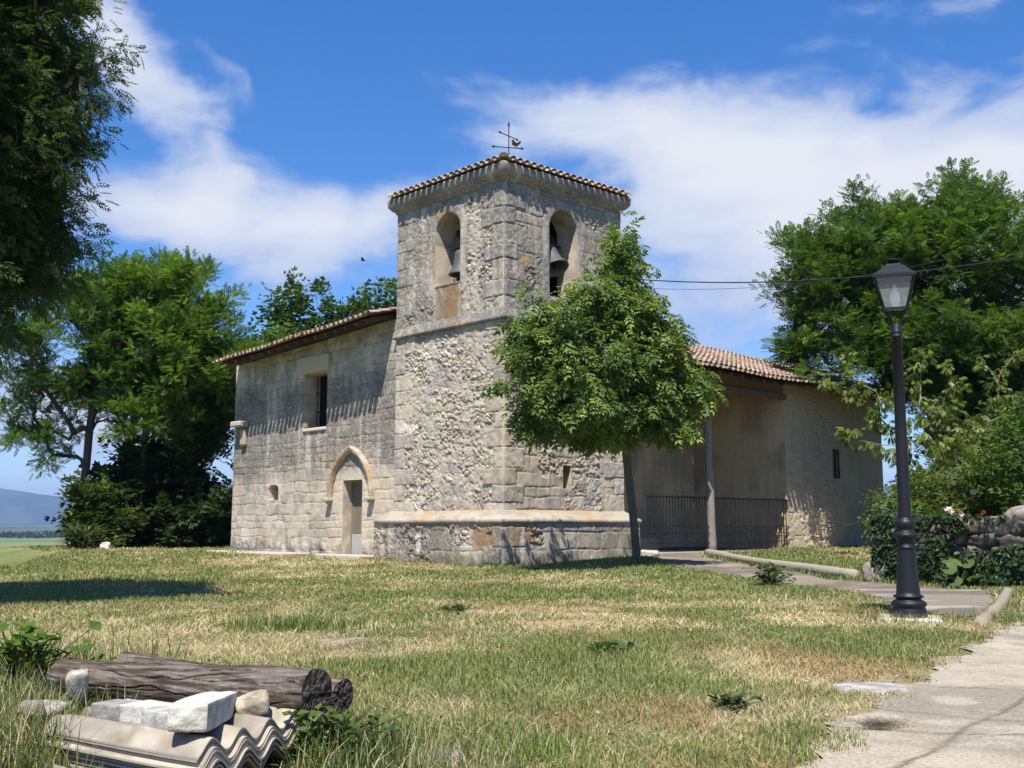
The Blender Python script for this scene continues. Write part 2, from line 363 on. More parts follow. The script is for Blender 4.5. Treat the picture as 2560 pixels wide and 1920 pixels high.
def sheet(poly, step, zoff, colf, jitter=.0):
    P = np.asarray(poly); lo = P.min(0) - step; hi = P.max(0) + step
    xs = np.arange(lo[0], hi[0], step); ys = np.arange(lo[1], hi[1], step); X, Y = np.meshgrid(xs, ys, indexing='ij')
    wob = (fbm(X * 2.5, Y * 2.5, 3, 77) - .5) * jitter
    ins = inside(P, X + wob, Y - wob); keep = ins[:-1, :-1] | ins[1:, :-1] | ins[1:, 1:] | ins[:-1, 1:]
    keep &= (ins[:-1, :-1].astype(int) + ins[1:, :-1] + ins[1:, 1:] + ins[:-1, 1:]) >= 2
    Zs = hgt(X, Y)
    return MB().grid(np.stack([X, Y, Zs + zoff], -1), colf(X, Y), keep)
def road_col(X, Y):
    n = fbm(X * 1.3, Y * 1.3, 5, 80); c = cmix(np.broadcast_to(np.array([.33, .285, .22]), X.shape + (3,)), (.235, .205, .165), ss(.4, .65, n))
    c = cmix(c, (.39, .35, .28), ss(.55, .75, fbm(X * 3, Y * 3, 4, 81)) * .6)
    for (a, b, k) in ((.55, .835, 5.62), (.35, .94, 6.9), (.2, .98, 5.2), (.8, -.6, -1.4)):
        dline = np.abs(a * X + b * Y - k + .06 * (fbm(X * 3, Y * 3, 3, 83) - .5)); c = cmix(c, (.12, .10, .07), (1 - ss(.006, .022, dline)) * .9)
    return cmix(c, (.22, .19, .13), ss(.58, .7, fbm(X * 7, Y * 7, 4, 85)) * .5)
tag(sheet(ROAD, .03, .012, road_col, .25).build('concrete_road', M_ROAD, smooth=True), kind='structure')
def path_col(X, Y):
    c = cmix(np.broadcast_to(np.array([.135, .115, .095]), X.shape + (3,)), (.20, .17, .13), ss(.42, .65, fbm(X * 1.1, Y * .9, 4, 90)))
    return cmix(c, (.32, .28, .22), ss(.6, .75, fbm(X * .8 + 4, Y * 2.5, 4, 91)) * .9)
tag(sheet(PATH, .06, .012, path_col, .3).build('paved_path', M_ROAD, smooth=True), kind='structure')

# mountains beyond the valley
def ridge(azd):
    return np.interp(azd, [-60, -40, -32, -24.8, -23.2, -22.2, -21.2, -18, -15.9, -14.5, -10, 0, 12, 24, 40, 60], [420, 420, 330, 255, 222, 205, 212, 300, 330, 305, 330, 260, 240, 300, 380, 300])
aa = np.radians(np.linspace(-55, 55, 260)); rr = np.linspace(0, 1, 40)
A, R = np.meshgrid(aa, rr, indexing='ij'); dist = 6200 + 2600 * R
hz = (ridge(np.degrees(A)) * (8800 / 8000.)) * (ss(0, 1, R) ** 1.25) * (1 + .35 * (1 - R) * (fbm(A * 60, R * 6, 4, 101) - .5)) + (fbm(A * 40, R * 5, 4, 100) - .5) * 26 - 8
mc = cmix(np.broadcast_to(np.array([.035, .06, .045]), A.shape + (3,)), (.06, .085, .05), ss(.45, .6, fbm(A * 80, R * 10, 4, 102)))
tag(MB().grid(np.stack([dist * np.sin(A), dist * np.cos(A), hz], -1), mc).build('mountains', M_MOUNT, smooth=True), kind='structure')

# ------------------------------------------------------------------ masonry
LIMEST = np.array([.495, .44, .355]); WARM = np.array([.405, .34, .26]); GREYST = np.array([.34, .315, .285]); DARKL = np.array([.105, .10, .095])
MORT = np.array([.46, .395, .305]); PALE = np.array([.57, .515, .43]); OCHRE = np.array([.40, .22, .07]); ROSE = np.array([.42, .29, .23])

def ashlar(U, Zz, seed, hmin, hmax, wmin, wmax, warp=.03):
    r = np.random.default_rng(seed)
    Uw = U + warp * (fbm(U * 2.5, Zz * 2.5, 3, seed) - .5) * 2; Zw = Zz + warp * (fbm(U * 1.8, Zz * 2.5, 3, seed + 7) - .5) * 2
    ed = [Zz.min() - 1]
    while ed[-1] < Zz.max() + 1: ed.append(ed[-1] + r.uniform(hmin, hmax))
    ed = np.array(ed); ri = np.searchsorted(ed, Zw) - 1
    dz = np.minimum(Zw - ed[ri], ed[ri + 1] - Zw); du = np.zeros(U.shape); ci = np.zeros(U.shape, int)
    for k in np.unique(ri):
        j = [U.min() - 1 - r.uniform(0, 1)]
        while j[-1] < U.max() + 1.5: j.append(j[-1] + r.uniform(wmin, wmax))
        j = np.array(j); m = ri == k; c = np.searchsorted(j, Uw[m]) - 1; ci[m] = c; du[m] = np.minimum(Uw[m] - j[c], j[c + 1] - Uw[m])
    d = np.minimum(du, dz)
    return d, h2(ri, ci, seed + 3), h2(ri, ci, seed + 4)
def ashlar_col(d, r1, r2, U, Zz, seed, joint=.012):
    m = ss(joint * .4, joint * 1.5, d + (fbm(U * 14, Zz * 14, 2, seed + 9) - .5) * .016); m = lerp(m, 1, .75 * ss(.45, .62, fbm(U * 1.7, Zz * 2.1, 3, seed + 17)))
    c = cmix(np.broadcast_to(LIMEST, U.shape + (3,)), WARM, ss(.2, .8, r1) * .95); c = cmix(c, GREYST, ss(.45, .9, r2) * .7); c = cmix(c, PALE, ss(.86, .97, r1) * .6)
    c = cmix(c, c * .72, ss(.45, .75, fbm(U * 5, Zz * 5, 4, seed + 11)))
    c = cmix(np.broadcast_to(np.array([.27, .225, .17]), U.shape + (3,)), c, m)
    D = -.012 * (1 - m) - .004 * (1 - ss(0, .05, d)) + (r2 - .5) * .010 + (fbm(U * 9, Zz * 9, 4, seed + 13) - .5) * .015
    return D, c
def rubble(U, Zz, seed, big=.30, small=.13):
    wx = (fbm(U * 3, Zz * 3, 3, seed) - .5) * .22; wz = (fbm(U * 3 + 9, Zz * 3, 3, seed + 2) - .5) * .22
    f1, f2, a, b = voro((U + wx) / (big * 1.35), (Zz + wz) / (big * .8), seed); g1, g2, a2, b2 = voro((U + wx * .7) / (small * 1.4), (Zz + wz * .7) / (small * .85), seed + 5)
    sel = ((a > .50) | (fbm(U * .9, Zz * .9, 2, seed + 8) > .60)) * 1.0
    e = np.where(sel > .5, (g2 - g1) * small, np.minimum(f2 - f1, 1) * big); r1 = np.where(sel > .5, a2, a); r2 = np.where(sel > .5, b2, b)
    e = np.minimum(e, (f2 - f1) * big)
    m = ss(.006, .026, e + (fbm(U * 16, Zz * 16, 2, seed + 6) - .5) * .022)
    c = cmix(np.broadcast_to(LIMEST * .92, U.shape + (3,)), WARM, ss(.2, .8, r1) * .9); c = cmix(c, GREYST, ss(.5, .9, r2) * .8); c = cmix(c, PALE, ss(.82, .95, r2 * .5 + r1 * .5 + .12) * .85); c = cmix(c, ROSE, ss(.90, .97, r1) * .8)
    c = cmix(np.broadcast_to(MORT * .90, U.shape + (3,)), c, m)
    D = -.028 * (1 - m) + m * ((r1 - .45) * .040) + (fbm(U * 8, Zz * 8, 4, seed + 12) - .5) * .046 + (fbm(U * 22, Zz * 22, 3, seed + 15) - .5) * .024
    c = cmix(c, c * .70, ss(.5, .72, fbm(U * 9, Zz * 9, 4, seed + 14)) * .8)
    return D, c, m
def weather(c, U, Zz, seed, amount):
    """lichen and rain streaks: stains with shapes of their own"""
    n = fbm(U * .9, Zz * .55, 5, seed); s_ = fbm(U * 5.5, Zz * .7, 4, seed + 1); sp = fbm(U * 26, Zz * 26, 3, seed + 2)
    k = np.clip(ss(.42, .66, n * .62 + s_ * .38 + amount * .22 - .06) * (.45 + .9 * ss(.35, .65, sp)), 0, 1) * np.clip(amount, 0, 1)
    return cmix(c, DARKL, np.clip(k, 0, .82))

def quoin_w(z, seed, flip):
    r = np.random.default_rng(seed); ed = [-.5]
    while ed[-1] < 13: ed.append(ed[-1] + r.uniform(.34, .55))
    ed = np.array(ed); i = np.searchsorted(ed, z) - 1
    w = np.where((i + flip) % 2 == 0, .34 + .14 * h2(i, np.zeros_like(i), seed), .62 + .25 * h2(i, np.ones_like(i), seed))
    return w, np.minimum(z - ed[i], ed[i + 1] - z), h2(i, np.full_like(i, 3), seed), h2(i, np.full_like(i, 4), seed + (flip * 0))
def apply_quoin(D, c, U, Zz, u0, sgn, seed, flip, frac=1.0):
    zz = Zz + (fbm(U * 3, Zz * 3, 3, seed + 40) - .5) * .05
    w, dz, r1, r2 = quoin_w(zz, seed, flip); du = (U - u0) * sgn + (fbm(U * 5, Zz * 5, 3, seed + 41) - .5) * .07
    inn = (du < w); d = np.minimum(np.abs(w - du), dz)
    m = ss(.004, .018, d); qc = cmix(np.broadcast_to(LIMEST, U.shape + (3,)), GREYST, ss(.3, .9, r1) * .7); qc = cmix(qc, WARM, ss(.6, .95, r2) * .6)
    qc = cmix(qc, qc * .75, ss(.45, .7, fbm(U * 6, Zz * 6, 4, seed + 42))); qc = cmix(np.broadcast_to(MORT * .6, U.shape + (3,)), qc, m)
    qd = -.022 * (1 - m) + .012 + (r1 - .5) * .018 + (fbm(U * 10, Zz * 10, 3, seed + 43) - .5) * .026
    D = np.where(inn, qd, D); c = np.where(inn[..., None], qc, c)
    return D, c
def spot(c, U, Zz, u, z, ru, rz, col, w, seed):
    d = ((U - u) / ru) ** 2 + ((Zz - z) / rz) ** 2 + (fbm(U * 5, Zz * 5, 4, seed) - .5) * 1.6
    return cmix(c, col, (1 - ss(.35, 1.1, d)) * w)

STEP = .0225
def panel(mb, u0, u1, z0, z1, style, place, holes=(), step=STEP, zfun=None):
    nu = max(2, int(round((u1 - u0) / step)) + 1); nz = max(2, int(round((z1 - z0) / step)) + 1)
    U, Zz = np.meshgrid(np.linspace(u0, u1, nu), np.linspace(z0, z1, nz), indexing='ij')
    if zfun is not None: Zz = z0 + (Zz - z0) * ((zfun(U) - z0) / (z1 - z0))
    D, c = style(U, Zz)
    keep = np.ones((nu - 1, nz - 1), bool); U2, Z2 = U.copy(), Zz.copy()
    for h in holes:
        ins = inside(h, U, Zz); dist, cx, cz = closest(h, U, Zz)
        D = D * ss(.0, .05, dist)
        allin = ins[:-1, :-1] & ins[1:, :-1] & ins[1:, 1:] & ins[:-1, 1:]; keep &= ~allin
        U2 = np.where(ins, cx, U2); Z2 = np.where(ins, cz, Z2); D = np.where(ins, 0, D)
    mb.grid(place(U2, Z2, D), c, keep); return mb
def reveal(mb, outline, depth, place, seed, closed=False, base=LIMEST, n=10):
    P = np.asarray(outline, float); Q = []
    P2 = np.vstack([P, P[:1]]) if closed else P
    for a, b in zip(P2[:-1], P2[1:]):
        k = max(1, int(np.linalg.norm(b - a) / .06)); Q += [a + (b - a) * t for t in np.arange(k) / k]
    Q.append(P2[-1]); Q = np.array(Q); L = np.concatenate([[0], np.cumsum(np.linalg.norm(np.diff(Q, axis=0), axis=1))])
    dep = np.linspace(0, depth, n); Ug = np.repeat(Q[:, 0][:, None], n, 1); Zg = np.repeat(Q[:, 1][:, None], n, 1); Dg = -np.repeat(dep[None], len(Q), 0)
    LL = np.repeat(L[:, None], n, 1); f = fbm(LL * 4, -Dg * 4, 4, seed); jn = np.abs(((LL + .2) % .46) - .0)
    c = cmix(np.broadcast_to(base * 1.05, LL.shape + (3,)), base * .72, ss(.35, .7, f)); c = cmix(c, MORT * .5, (1 - ss(.008, .02, jn)) * .8)
    mb.grid(place(Ug, Zg, Dg), c)
def arch(c, w, zb, zs, n=18):
    t = np.linspace(0, np.pi, n); return [(c + w / 2, zb)] + [(c + w / 2 * math.cos(a), zs + w / 2 * math.sin(a)) for a in t] + [(c - w / 2, zb)]
def rect(u0, u1, z0, z1): return [(u1, z0), (u1, z1), (u0, z1), (u0, z0)]

church = empty('church', CH + (0,), A43, label='old stone church with square bell tower, clay tile roofs and a railed porch', cat='church')
TW = 4.42
def pl_left(off=0.0): return lambda U, Zz, D: np.stack([off - D, U, Zz], -1)        # faces -X
def pl_right(off=0.0): return lambda U, Zz, D: np.stack([U, off - D, Zz], -1)       # faces -Y
def tower_place(face):
    """irregular corner: both faces share the same wobble where they meet"""
    def f(U, Zz, D):
        wob = (fbm(Zz * 2.2, Zz * 0 + 3, 4, 200) - .5) * .06 + .012; k = np.exp(-U / .05); D2 = D * (1 - k) - wob * k; V = U + wob * k
        return np.stack([-D2, V, Zz], -1) if face == 'l' else np.stack([V, -D2, Zz], -1)
    return f
def tower_style(face):
    sd = 300 if face == 'l' else 360
    def f(U, Zz):
        D, c, m = rubble(U, Zz, sd)
        plaster = ss(.50, .62, fbm(U * .8, Zz * .6, 4, sd + 20) + .10 * ss(6.5, 7.5, Zz) * (face == 'l'))
        pd = (fbm(U * 12, Zz * 12, 4, sd + 21) - .5) * .05; pc = cmix(np.broadcast_to(np.array([.46, .405, .325]), U.shape + (3,)), (.33, .295, .25), ss(.4, .7, fbm(U * 7, Zz * 7, 4, sd + 22)))
        D = lerp(D, pd, plaster * .75); c = c * (1 - .65 * plaster[..., None]) + pc * .65 * plaster[..., None]
        if face == 'r':   # larger squared blocks are built into this side
            d, r1, r2 = ashlar(U, Zz, sd + 30, .22, .42, .3, .62, .06); Da, ca = ashlar_col(d, r1, r2, U, Zz, sd + 30, .016)
            k = ss(.45, .5, fbm(U * 1.3, Zz * 1.3, 3, sd + 31) + .03) * 1.0; D = lerp(D, Da, k); c = c * (1 - k[..., None]) + ca * k[..., None]
        D, c = apply_quoin(D, c, U, Zz, 0, 1, 210, 0 if face == 'l' else 1); D, c = apply_quoin(D, c, U, Zz, TW, -1, 215 if face == 'l' else 216, 0)
        oc, ow = (2.22, 1.04) if face == 'l' else (2.15, 1.08)
        o = arch(oc, ow, 7.9 if face == 'l' else 7.5, 9.4); dist, _, _ = closest(o, U, Zz); ins = inside(o, U, Zz); sur = (dist < .26) & (~ins)
        zz = np.abs((Zz + .1) % .43); jj = (1 - ss(.006, .018, zz)) * (Zz < 9.4) + (1 - ss(.006, .018, np.abs(dist - .255)))
        sc = cmix(np.broadcast_to(LIMEST * .98, U.shape + (3,)), GREYST, ss(.4, .65, fbm(U * 3, Zz * 3, 4, sd + 50)) * .7); sc = cmix(sc, MORT * .6, np.clip(jj, 0, 1) * .8)
        D = np.where(sur, .01 + (fbm(U * 10, Zz * 10, 3, sd + 51) - .5) * .02 - .015 * np.clip(jj, 0, 1), D); c = np.where(sur[..., None], sc, c)
        if face == 'l':   # apron stone below the sill
            ap = (U > 1.66) & (U < 2.76) & (Zz < 7.95) & (Zz > 7.0); D = np.where(ap, -.02 + (fbm(U * 8, Zz * 8, 3, 401) - .5) * .015, D); c = np.where(ap[..., None], LIMEST * .85, c)
        am = .26 + .44 * ss(5.5, 7.6, Zz) + .28 * ss(1.9, 1.3, Zz) - .25 * ss(2.4, 3.6, Zz) * (1 - ss(5, 6.6, Zz))
        c = weather(c, U, Zz, sd + 60, am)
        if face == 'l':
            c = cmix(c, OCHRE * .62, ss(.40, .66, fbm(U * 7, Zz * 3, 4, 402) + .22 * (1 - np.abs(U - 2.05) / .55)) * .75 * ((U > 1.66) & (U < 2.76) & (Zz < 7.95) & (Zz > 7.0))); c = spot(c, U, Zz, 2.5, 7.4, .35, .5, np.array([.20, .15, .10]), .5, 403); c = spot(c, U, Zz, 2.45, 9.97, .26, .10, OCHRE * .95, .7, 404); c = spot(c, U, Zz, 2.86, 8.9, .07, .5, OCHRE * .8, .45, 405)
            c = spot(c, U, Zz, .15, 5.75, .22, .2, ROSE * 1.05, .6, 406); c = spot(c, U, Zz, 3.95, 4.25, .5, .16, PALE * 1.1, .9, 407); c = spot(c, U, Zz, 3.6, 2.2, .8, .25, PALE, .4, 408); c = spot(c, U, Zz, 2.6, 6.3, 1.0, .35, PALE * .95, .55, 409)
        else:
            c = spot(c, U, Zz, .75, 8.3, .2, .14, OCHRE * 1.1, .7, 412); c = spot(c, U, Zz, 3.3, 8.2, .4, .5, LIMEST * 1.15, .6, 413)
        return D, c
    return f
BEL_L = arch(2.22, 1.04, 7.98, 9.42); BEL_R = arch(2.15, 1.08, 7.55, 9.40); SLIT = rect(2.07, 2.38, 2.56, 3.16)
mb = MB()
panel(mb, 0, TW, 1.9, 10.45, tower_style('l'), tower_place('l'), [BEL_L]); panel(mb, 0, TW, 1.9, 10.45, tower_style('r'), tower_place('r'), [BEL_R, SLIT])
for o, p, dp, sd in ((BEL_L, pl_left(), .78, 420), (BEL_R, pl_right(), .78, 421), (SLIT, pl_right(), .5, 422)): reveal(mb, o, dp, p, sd, closed=True, base=np.array([.50, .43, .33]))
for (P, cc) in (([(TW, 0, .5), (TW, TW, .5), (TW, TW, 10.5), (TW, 0, 10.5)], GREYST), ([(0, TW, .5), (0, TW, 10.5), (TW, TW, 10.5), (TW, TW, .5)], GREYST)): mb.add(P, [(0, 1, 2, 3)], None, cc)
mb.build('tower_wall', M_STONE, church, smooth=True)
# belfry chamber
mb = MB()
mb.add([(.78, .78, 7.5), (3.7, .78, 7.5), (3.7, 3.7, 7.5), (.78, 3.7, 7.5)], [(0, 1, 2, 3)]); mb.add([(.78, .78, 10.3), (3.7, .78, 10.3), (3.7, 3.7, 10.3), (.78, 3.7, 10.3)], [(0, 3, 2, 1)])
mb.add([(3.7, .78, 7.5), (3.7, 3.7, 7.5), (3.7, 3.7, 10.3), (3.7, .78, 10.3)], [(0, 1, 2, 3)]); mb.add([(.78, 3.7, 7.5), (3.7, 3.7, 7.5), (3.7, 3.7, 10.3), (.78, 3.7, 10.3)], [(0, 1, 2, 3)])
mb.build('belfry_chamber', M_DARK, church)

def sweep(name, prof, segs, seed, mat, colf, amp=.012):
    """stone moulding: profile (offset out, z) run along wall stretches; a stretch is (kind, u0, u1)"""
    mb = MB(); prof = np.asarray(prof, float)
    pr = []
    for a, b in zip(prof[:-1], prof[1:]):
        k = max(1, int(np.linalg.norm(b - a) / .035)); pr += [a + (b - a) * t for t in np.arange(k) / k]
    pr = np.array(pr + [prof[-1]]); PL = np.concatenate([[0], np.cumsum(np.linalg.norm(np.diff(pr, axis=0), axis=1))])
    for kind, u0, u1, m0, m1 in segs:
        n = int((u1 - u0) / .04) + 2; t = np.linspace(0, 1, n)[:, None]; o = pr[:, 0][None]
        U = (u0 - m0 * o) * (1 - t) + (u1 + m1 * o) * t; O = np.repeat(o, n, 0); Zz = np.repeat(pr[:, 1][None], n, 0)
        edge = np.minimum(ss(0, .08, U - U.min(0)), ss(0, .08, U.max(0) - U))
        nz = (fbm(U * 4 + seed, Zz * 6 + O * 4, 4, seed) - .5) * amp * 2
        jn = 1 - ss(.006, .018, np.abs((U + .31) % .83)); O2 = O + nz - jn * .012; Z2 = Zz + nz * .6
        c = colf(U, Zz, O, kind); c = cmix(c, MORT * .45, jn * .7)
        P = np.stack([-O2, U, Z2], -1) if kind == 'l' else np.stack([U, -O2, Z2], -1) if kind == 'r' else np.stack([TW + O2, U, Z2], -1) if kind == 'e' else np.stack([U, TW + O2, Z2], -1)
        mb.grid(P, c)
    return mb.build(name, mat, church, smooth=True)
def corn_col(U, Zz, O, kind):
    c = cmix(np.broadcast_to(np.array([.42, .38, .31]), U.shape + (3,)), GREYST * .8, ss(.4, .65, fbm(U * 2.2, Zz * 3 + O * 3, 4, 430 + ord(kind)))); c = cmix(c, OCHRE, ss(.6, .75, fbm(U * 1.7, O * 4, 4, 440 + ord(kind))) * .5)
    return weather(c, U, Zz * 3, 431, .7)
sweep('cornice', [(0, 10.30), (.04, 10.32), (.05, 10.36), (.13, 10.42), (.20, 10.51), (.22, 10.60), (.22, 10.72), (.0, 10.74)], [(k, 0, TW, 1, 1) for k in 'lreb'], 450, M_STONE, corn_col)
def str_col(U, Zz, O, kind):
    c = cmix(np.broadcast_to(GREYST, U.shape + (3,)), LIMEST * .8, ss(.4, .6, fbm(U * 2, Zz * 4, 4, 455))); c = cmix(c, OCHRE * .9, ss(.5, .66, fbm(U * 1.6 + 3, Zz * 5, 4, 456)) * .6 * (np.abs(U - 2) < 1.2)); return weather(c, U, Zz * 2, 457, .8)
sweep('string_course', [(0, 6.735), (.085, 6.74), (.09, 6.80), (.085, 6.82), (.0, 7.05)], [('l', 0, TW, 1, 1), ('r', 0, TW, 1, 1), ('b', 0, TW, 1, 1)], 460, M_STONE, str_col)
# plinth
def plinth_style(face):
    sd = 500 if face == 'l' else 540
    def f(U, Zz):
        D, c, m = rubble(U, Zz, sd, .36, .15); d, r1, r2 = ashlar(U, Zz, sd + 3, .3, .5, .35, .9, .05); Da, ca = ashlar_col(d, r1, r2, U, Zz, sd + 3, .018)
        k = ss(.46, .52, fbm(U * .9, Zz * .8, 3, sd + 5) + .10 * (Zz < 1.1) + (.06 if face == 'r' else 0)); D = lerp(D, Da, k); c = c * (1 - k[..., None]) + ca * k[..., None]
        D, c = apply_quoin(D, c, U, Zz, -.3, 1, 520, 0 if face == 'l' else 1)
        c = weather(c, U, Zz, sd + 8, .78 if face == 'l' else .55); c = cmix(c, np.array([.20, .155, .08]), ss(.48, .68, fbm(U * 1.1, Zz * 1.6, 4, sd + 9)) * (.55 if face == 'r' else .3))
        c = spot(c, U, Zz, .4, 1.35, .55, .3, OCHRE * .6, .6, sd + 10); c = spot(c, U, Zz, .35 if face == 'r' else 3.0, 1.2, .12, .5, PALE, .75, sd + 11); c = cmix(c, np.array([.10, .11, .05]), ss(.95, .72, Zz) * ss(.4, .6, fbm(U * 2, Zz * 2, 3, sd + 12)) * .6)
        return D * 1.1 * ss(0, .03, U + .3), c
    return f
mb = MB(); panel(mb, -.3, 4.92, .4, 1.68, plinth_style('l'), pl_left(-.3)); panel(mb, -.3, 4.72, .4, 1.68, plinth_style('r'), pl_right(-.3))
panel(mb, -.3, .1, .4, 1.68, plinth_style('l'), lambda U, Zz, D: np.stack([U, 4.92 + D, Zz], -1)); panel(mb, -.3, .1, .4, 1.68, plinth_style('l'), lambda U, Zz, D: np.stack([4.72 + D, U, Zz], -1))
mb.build('plinth_wall', M_STONE, church, smooth=True)
def pc_col(U, Zz, O, kind):
    c = cmix(np.broadcast_to(np.array([.33, .29, .225]), U.shape + (3,)), PALE * .62, ss(.45, .65, fbm(U * 2, O * 6, 4, 560))); c = cmix(c, OCHRE * .85, ss(.52, .7, fbm(U * 1.4 + 7, O * 4, 5, 561)) * .5 * ss(4.0, 3.0, U)); return cmix(c, GREYST * .7, ss(.55, .7, fbm(U * 4, O * 7, 4, 562)) * .7)
sweep('plinth_capping', [(.30, 1.66), (.345, 1.69), (.345, 1.76), (.02, 1.99), (-.05, 2.0)], [('l', 0, 4.55, 1, 1), ('r', 0, 4.4, 1, 1)], 565, M_STONE, pc_col, .012)

# nave
DOORH = rect(6.02, 6.98, .70, 2.92); WIN = rect(7.92, 9.20, 4.56, 6.24); SMW = [(10.55, 2.42), (10.55, 2.80), (10.68, 2.9), (11.02, 2.9), (11.14, 2.80), (11.14, 2.42)]
def nave_style(U, Zz):
    d, r1, r2 = ashlar(U, Zz, 600, .17, .40, .2, .72, .07); D, c = ashlar_col(d, r1, r2, U, Zz, 600, .012)
    for h, wd in ((DOORH, .34), (WIN, .3), (SMW, .2)):
        dist, _, _ = closest(h, U, Zz); k = (dist < wd) & (fbm(U * 2, Zz * 2, 2, 612) > .42); c = np.where(k[..., None], c * .4 + LIMEST * 1.08 * .6, c)
    fresh = ss(3.4, 2.9, Zz + (U - 6) * .05) * ss(8.4, 7.4, U); c = c * (1 - .55 * fresh[..., None]) + (LIMEST * np.array([1.08, 1.02, .93])) * (.55 * fresh[..., None]); 
    am = .20 + .60 * ss(2.6, 3.7, Zz) * (1 - .8 * ss(5.6, 6.5, Zz)) + .5 * ss(1.35, .9, Zz) + .25 * ss(11, 13, U); am = am - .35 * fresh
    c = weather(c, U, Zz, 620, np.clip(am, 0, 1)); c = cmix(c, np.array([.16, .13, .09]), ss(1.25, .9, Zz) * ss(.45, .6, fbm(U * 1.6, Zz * 1.5, 3, 625)) * .65)
    c = cmix(c, PALE, ss(.62, .7, fbm(U * 1.9, Zz * 2.2, 3, 626)) * .4 * ss(3.5, 1, Zz)); lower = ss(1.3, 1.0, Zz); D = D + lower * (fbm(U * 4, Zz * 5, 3, 627) - .5) * .06
    return D, c
eave_z = lambda s_: np.interp(s_, [4.4, 7.5, 10.5, 14.2], [7.40, 7.25, 7.11, 6.95])
mb = MB(); PLN = pl_left(.06)
panel(mb, 4.40, 13.45, .4, 7.1, nave_style, PLN, [DOORH, WIN, SMW], zfun=lambda U: eave_z(U) - .02)
for o, dp, sd in ((DOORH, .42, 640), (WIN, .62, 641), (SMW, .4, 642)): reveal(mb, o, dp, PLN, sd, closed=True, base=np.array([.50, .43, .33]))
mb.add([(.06, 13.45, .4), (10, 13.45, .4), (10, 13.45, 7.2), (.06, 13.45, 7.0)], [(0, 1, 2, 3)], None, GREYST); mb.add([(10, 13.45, .4), (10, 4, .4), (10, 4, 7.2), (10, 13.45, 7.2)], [(0, 1, 2, 3)], None, GREYST)
mb.build('nave_wall', M_STONE, church, smooth=True)
# door leaf (weathered planks, sheet at the foot)
rg = np.random.default_rng(5)
door = MB()
for k in range(6):
    w = .92 / 6; s0 = 6.04 + k * w; cc = np.array([.19, .165, .13]) * rg.uniform(.8, 1.2); door.box((.42, s0 + w / 2, 2.13), (.045, w - .008, 1.50), col=cc, bevel=.006)
d_o = door.build('door', M_WOOD, church)
dl = MB(); dl.box((.40, 6.5, 1.04), (.05, .93, .66), col=(.36, .36, .34), bevel=.006); dl.build('kick_panel', M_LIME, d_o)
dh = MB(); dh.tube([(.385, 6.17, 1.62), (.35, 6.17, 1.62), (.35, 6.17, 1.76), (.385, 6.17, 1.76)], .009, 6); dh.build('handle', M_RUST, d_o)
df = MB()
for s_ in (6.035, 6.965): df.box((.39, s_, 1.8), (.09, .05, 2.2), col=(.25, .21, .16))
df.box((.39, 6.5, 2.885), (.09, .88, .05), col=(.25, .21, .16)); df.build('frame', M_WOOD, d_o)
# hood mould over the door
def hood():
    mb = MB(); w, hh = 1.04, 1.39; R = (w * w + hh * hh) / (2 * w); c0 = 6.56; zs = 2.43; n = 60; pts = []
    th = math.acos((R - w) / R)
    for t in np.linspace(0, th, n): pts.append((c0 + w - R + R * math.cos(t), zs + R * math.sin(t)))
    pts2 = [(2 * c0 - a, b) for a, b in pts[::-1]]; line = np.array(pts + pts2[1:]); t = np.gradient(line, axis=0); t /= np.linalg.norm(t, axis=1)[:, None]; nr = np.stack([t[:, 1], -t[:, 0]], 1)
    prof = [(-.09, -.03), (-.09, .05), (-.03, .13), (.05, .15), (.09, .12), (.09, -.03)]
    P = np.zeros((len(line), len(prof), 3)); rgx = np.random.default_rng(8)
    for j, (o, out) in enumerate(prof):
        q = line + nr * o; a = (fbm(np.arange(len(line)) * .35, np.full(len(line), j * .7), 3, 70) - .5) * .03; P[:, j, 0] = .06 - out - a; P[:, j, 1] = q[:, 0] + a; P[:, j, 2] = q[:, 1]
    cc = cmix(np.broadcast_to(np.array([.40, .35, .28]), (len(line), len(prof), 3)), OCHRE * .75, np.repeat(ss(.4, .6, fbm(np.arange(len(line)) * .2, np.zeros(len(line)), 3, 71))[:, None], len(prof), 1) * .5)
    mb.grid(P, cc)
    for s_ in (c0 - w, c0 + w): mb.box((-.03, s_, 2.37), (.26, .24, .10), col=(.40, .36, .29), bevel=.02); mb.box((.0, s_, 2.29), (.18, .15, .09), col=(.38, .33, .26), bevel=.03)
    mb.build('hood_mould', M_STONE, church, smooth=False)
hood()
mb = MB(); mb.box((-.10, 12.85, 4.95), (.36, .62, .17), col=(.42, .38, .31), bevel=.03); mb.box((-.0, 12.72, 4.5), (.16, .3, .55), col=(.36, .31, .24), bevel=.05); mb.build('corbel', M_STONE, church)
mb = MB(); mb.box((.02, 8.62, 6.52), (.14, 1.75, .50), col=(.46, .40, .30), bevel=.02); mb.build('window_lintel', M_SMOOTHSTONE, church)
mb = MB(); mb.box((.05, 8.56, 4.51), (.08, 1.25, .10), col=(.52, .47, .38), bevel=.02); mb.build('window_sill', M_SMOOTHSTONE, church)
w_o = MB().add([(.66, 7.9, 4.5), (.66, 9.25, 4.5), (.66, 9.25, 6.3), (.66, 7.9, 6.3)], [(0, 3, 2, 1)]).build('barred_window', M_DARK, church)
b_ = MB()
for s_ in np.linspace(8.02, 9.1, 7): b_.tube([(.48, s_, 4.56), (.48, s_, 6.24)], .012, 6)
for z in (5.1, 5.7): b_.box((.48, 8.56, z), (.012, 1.26, .03))
b_.build('iron_bars', M_RUST, w_o)
MB().add([(.46, 10.5, 2.35), (.46, 11.2, 2.35), (.46, 11.2, 2.95), (.46, 10.5, 2.95)], [(0, 3, 2, 1)]).build('small_window', M_DARK, church)
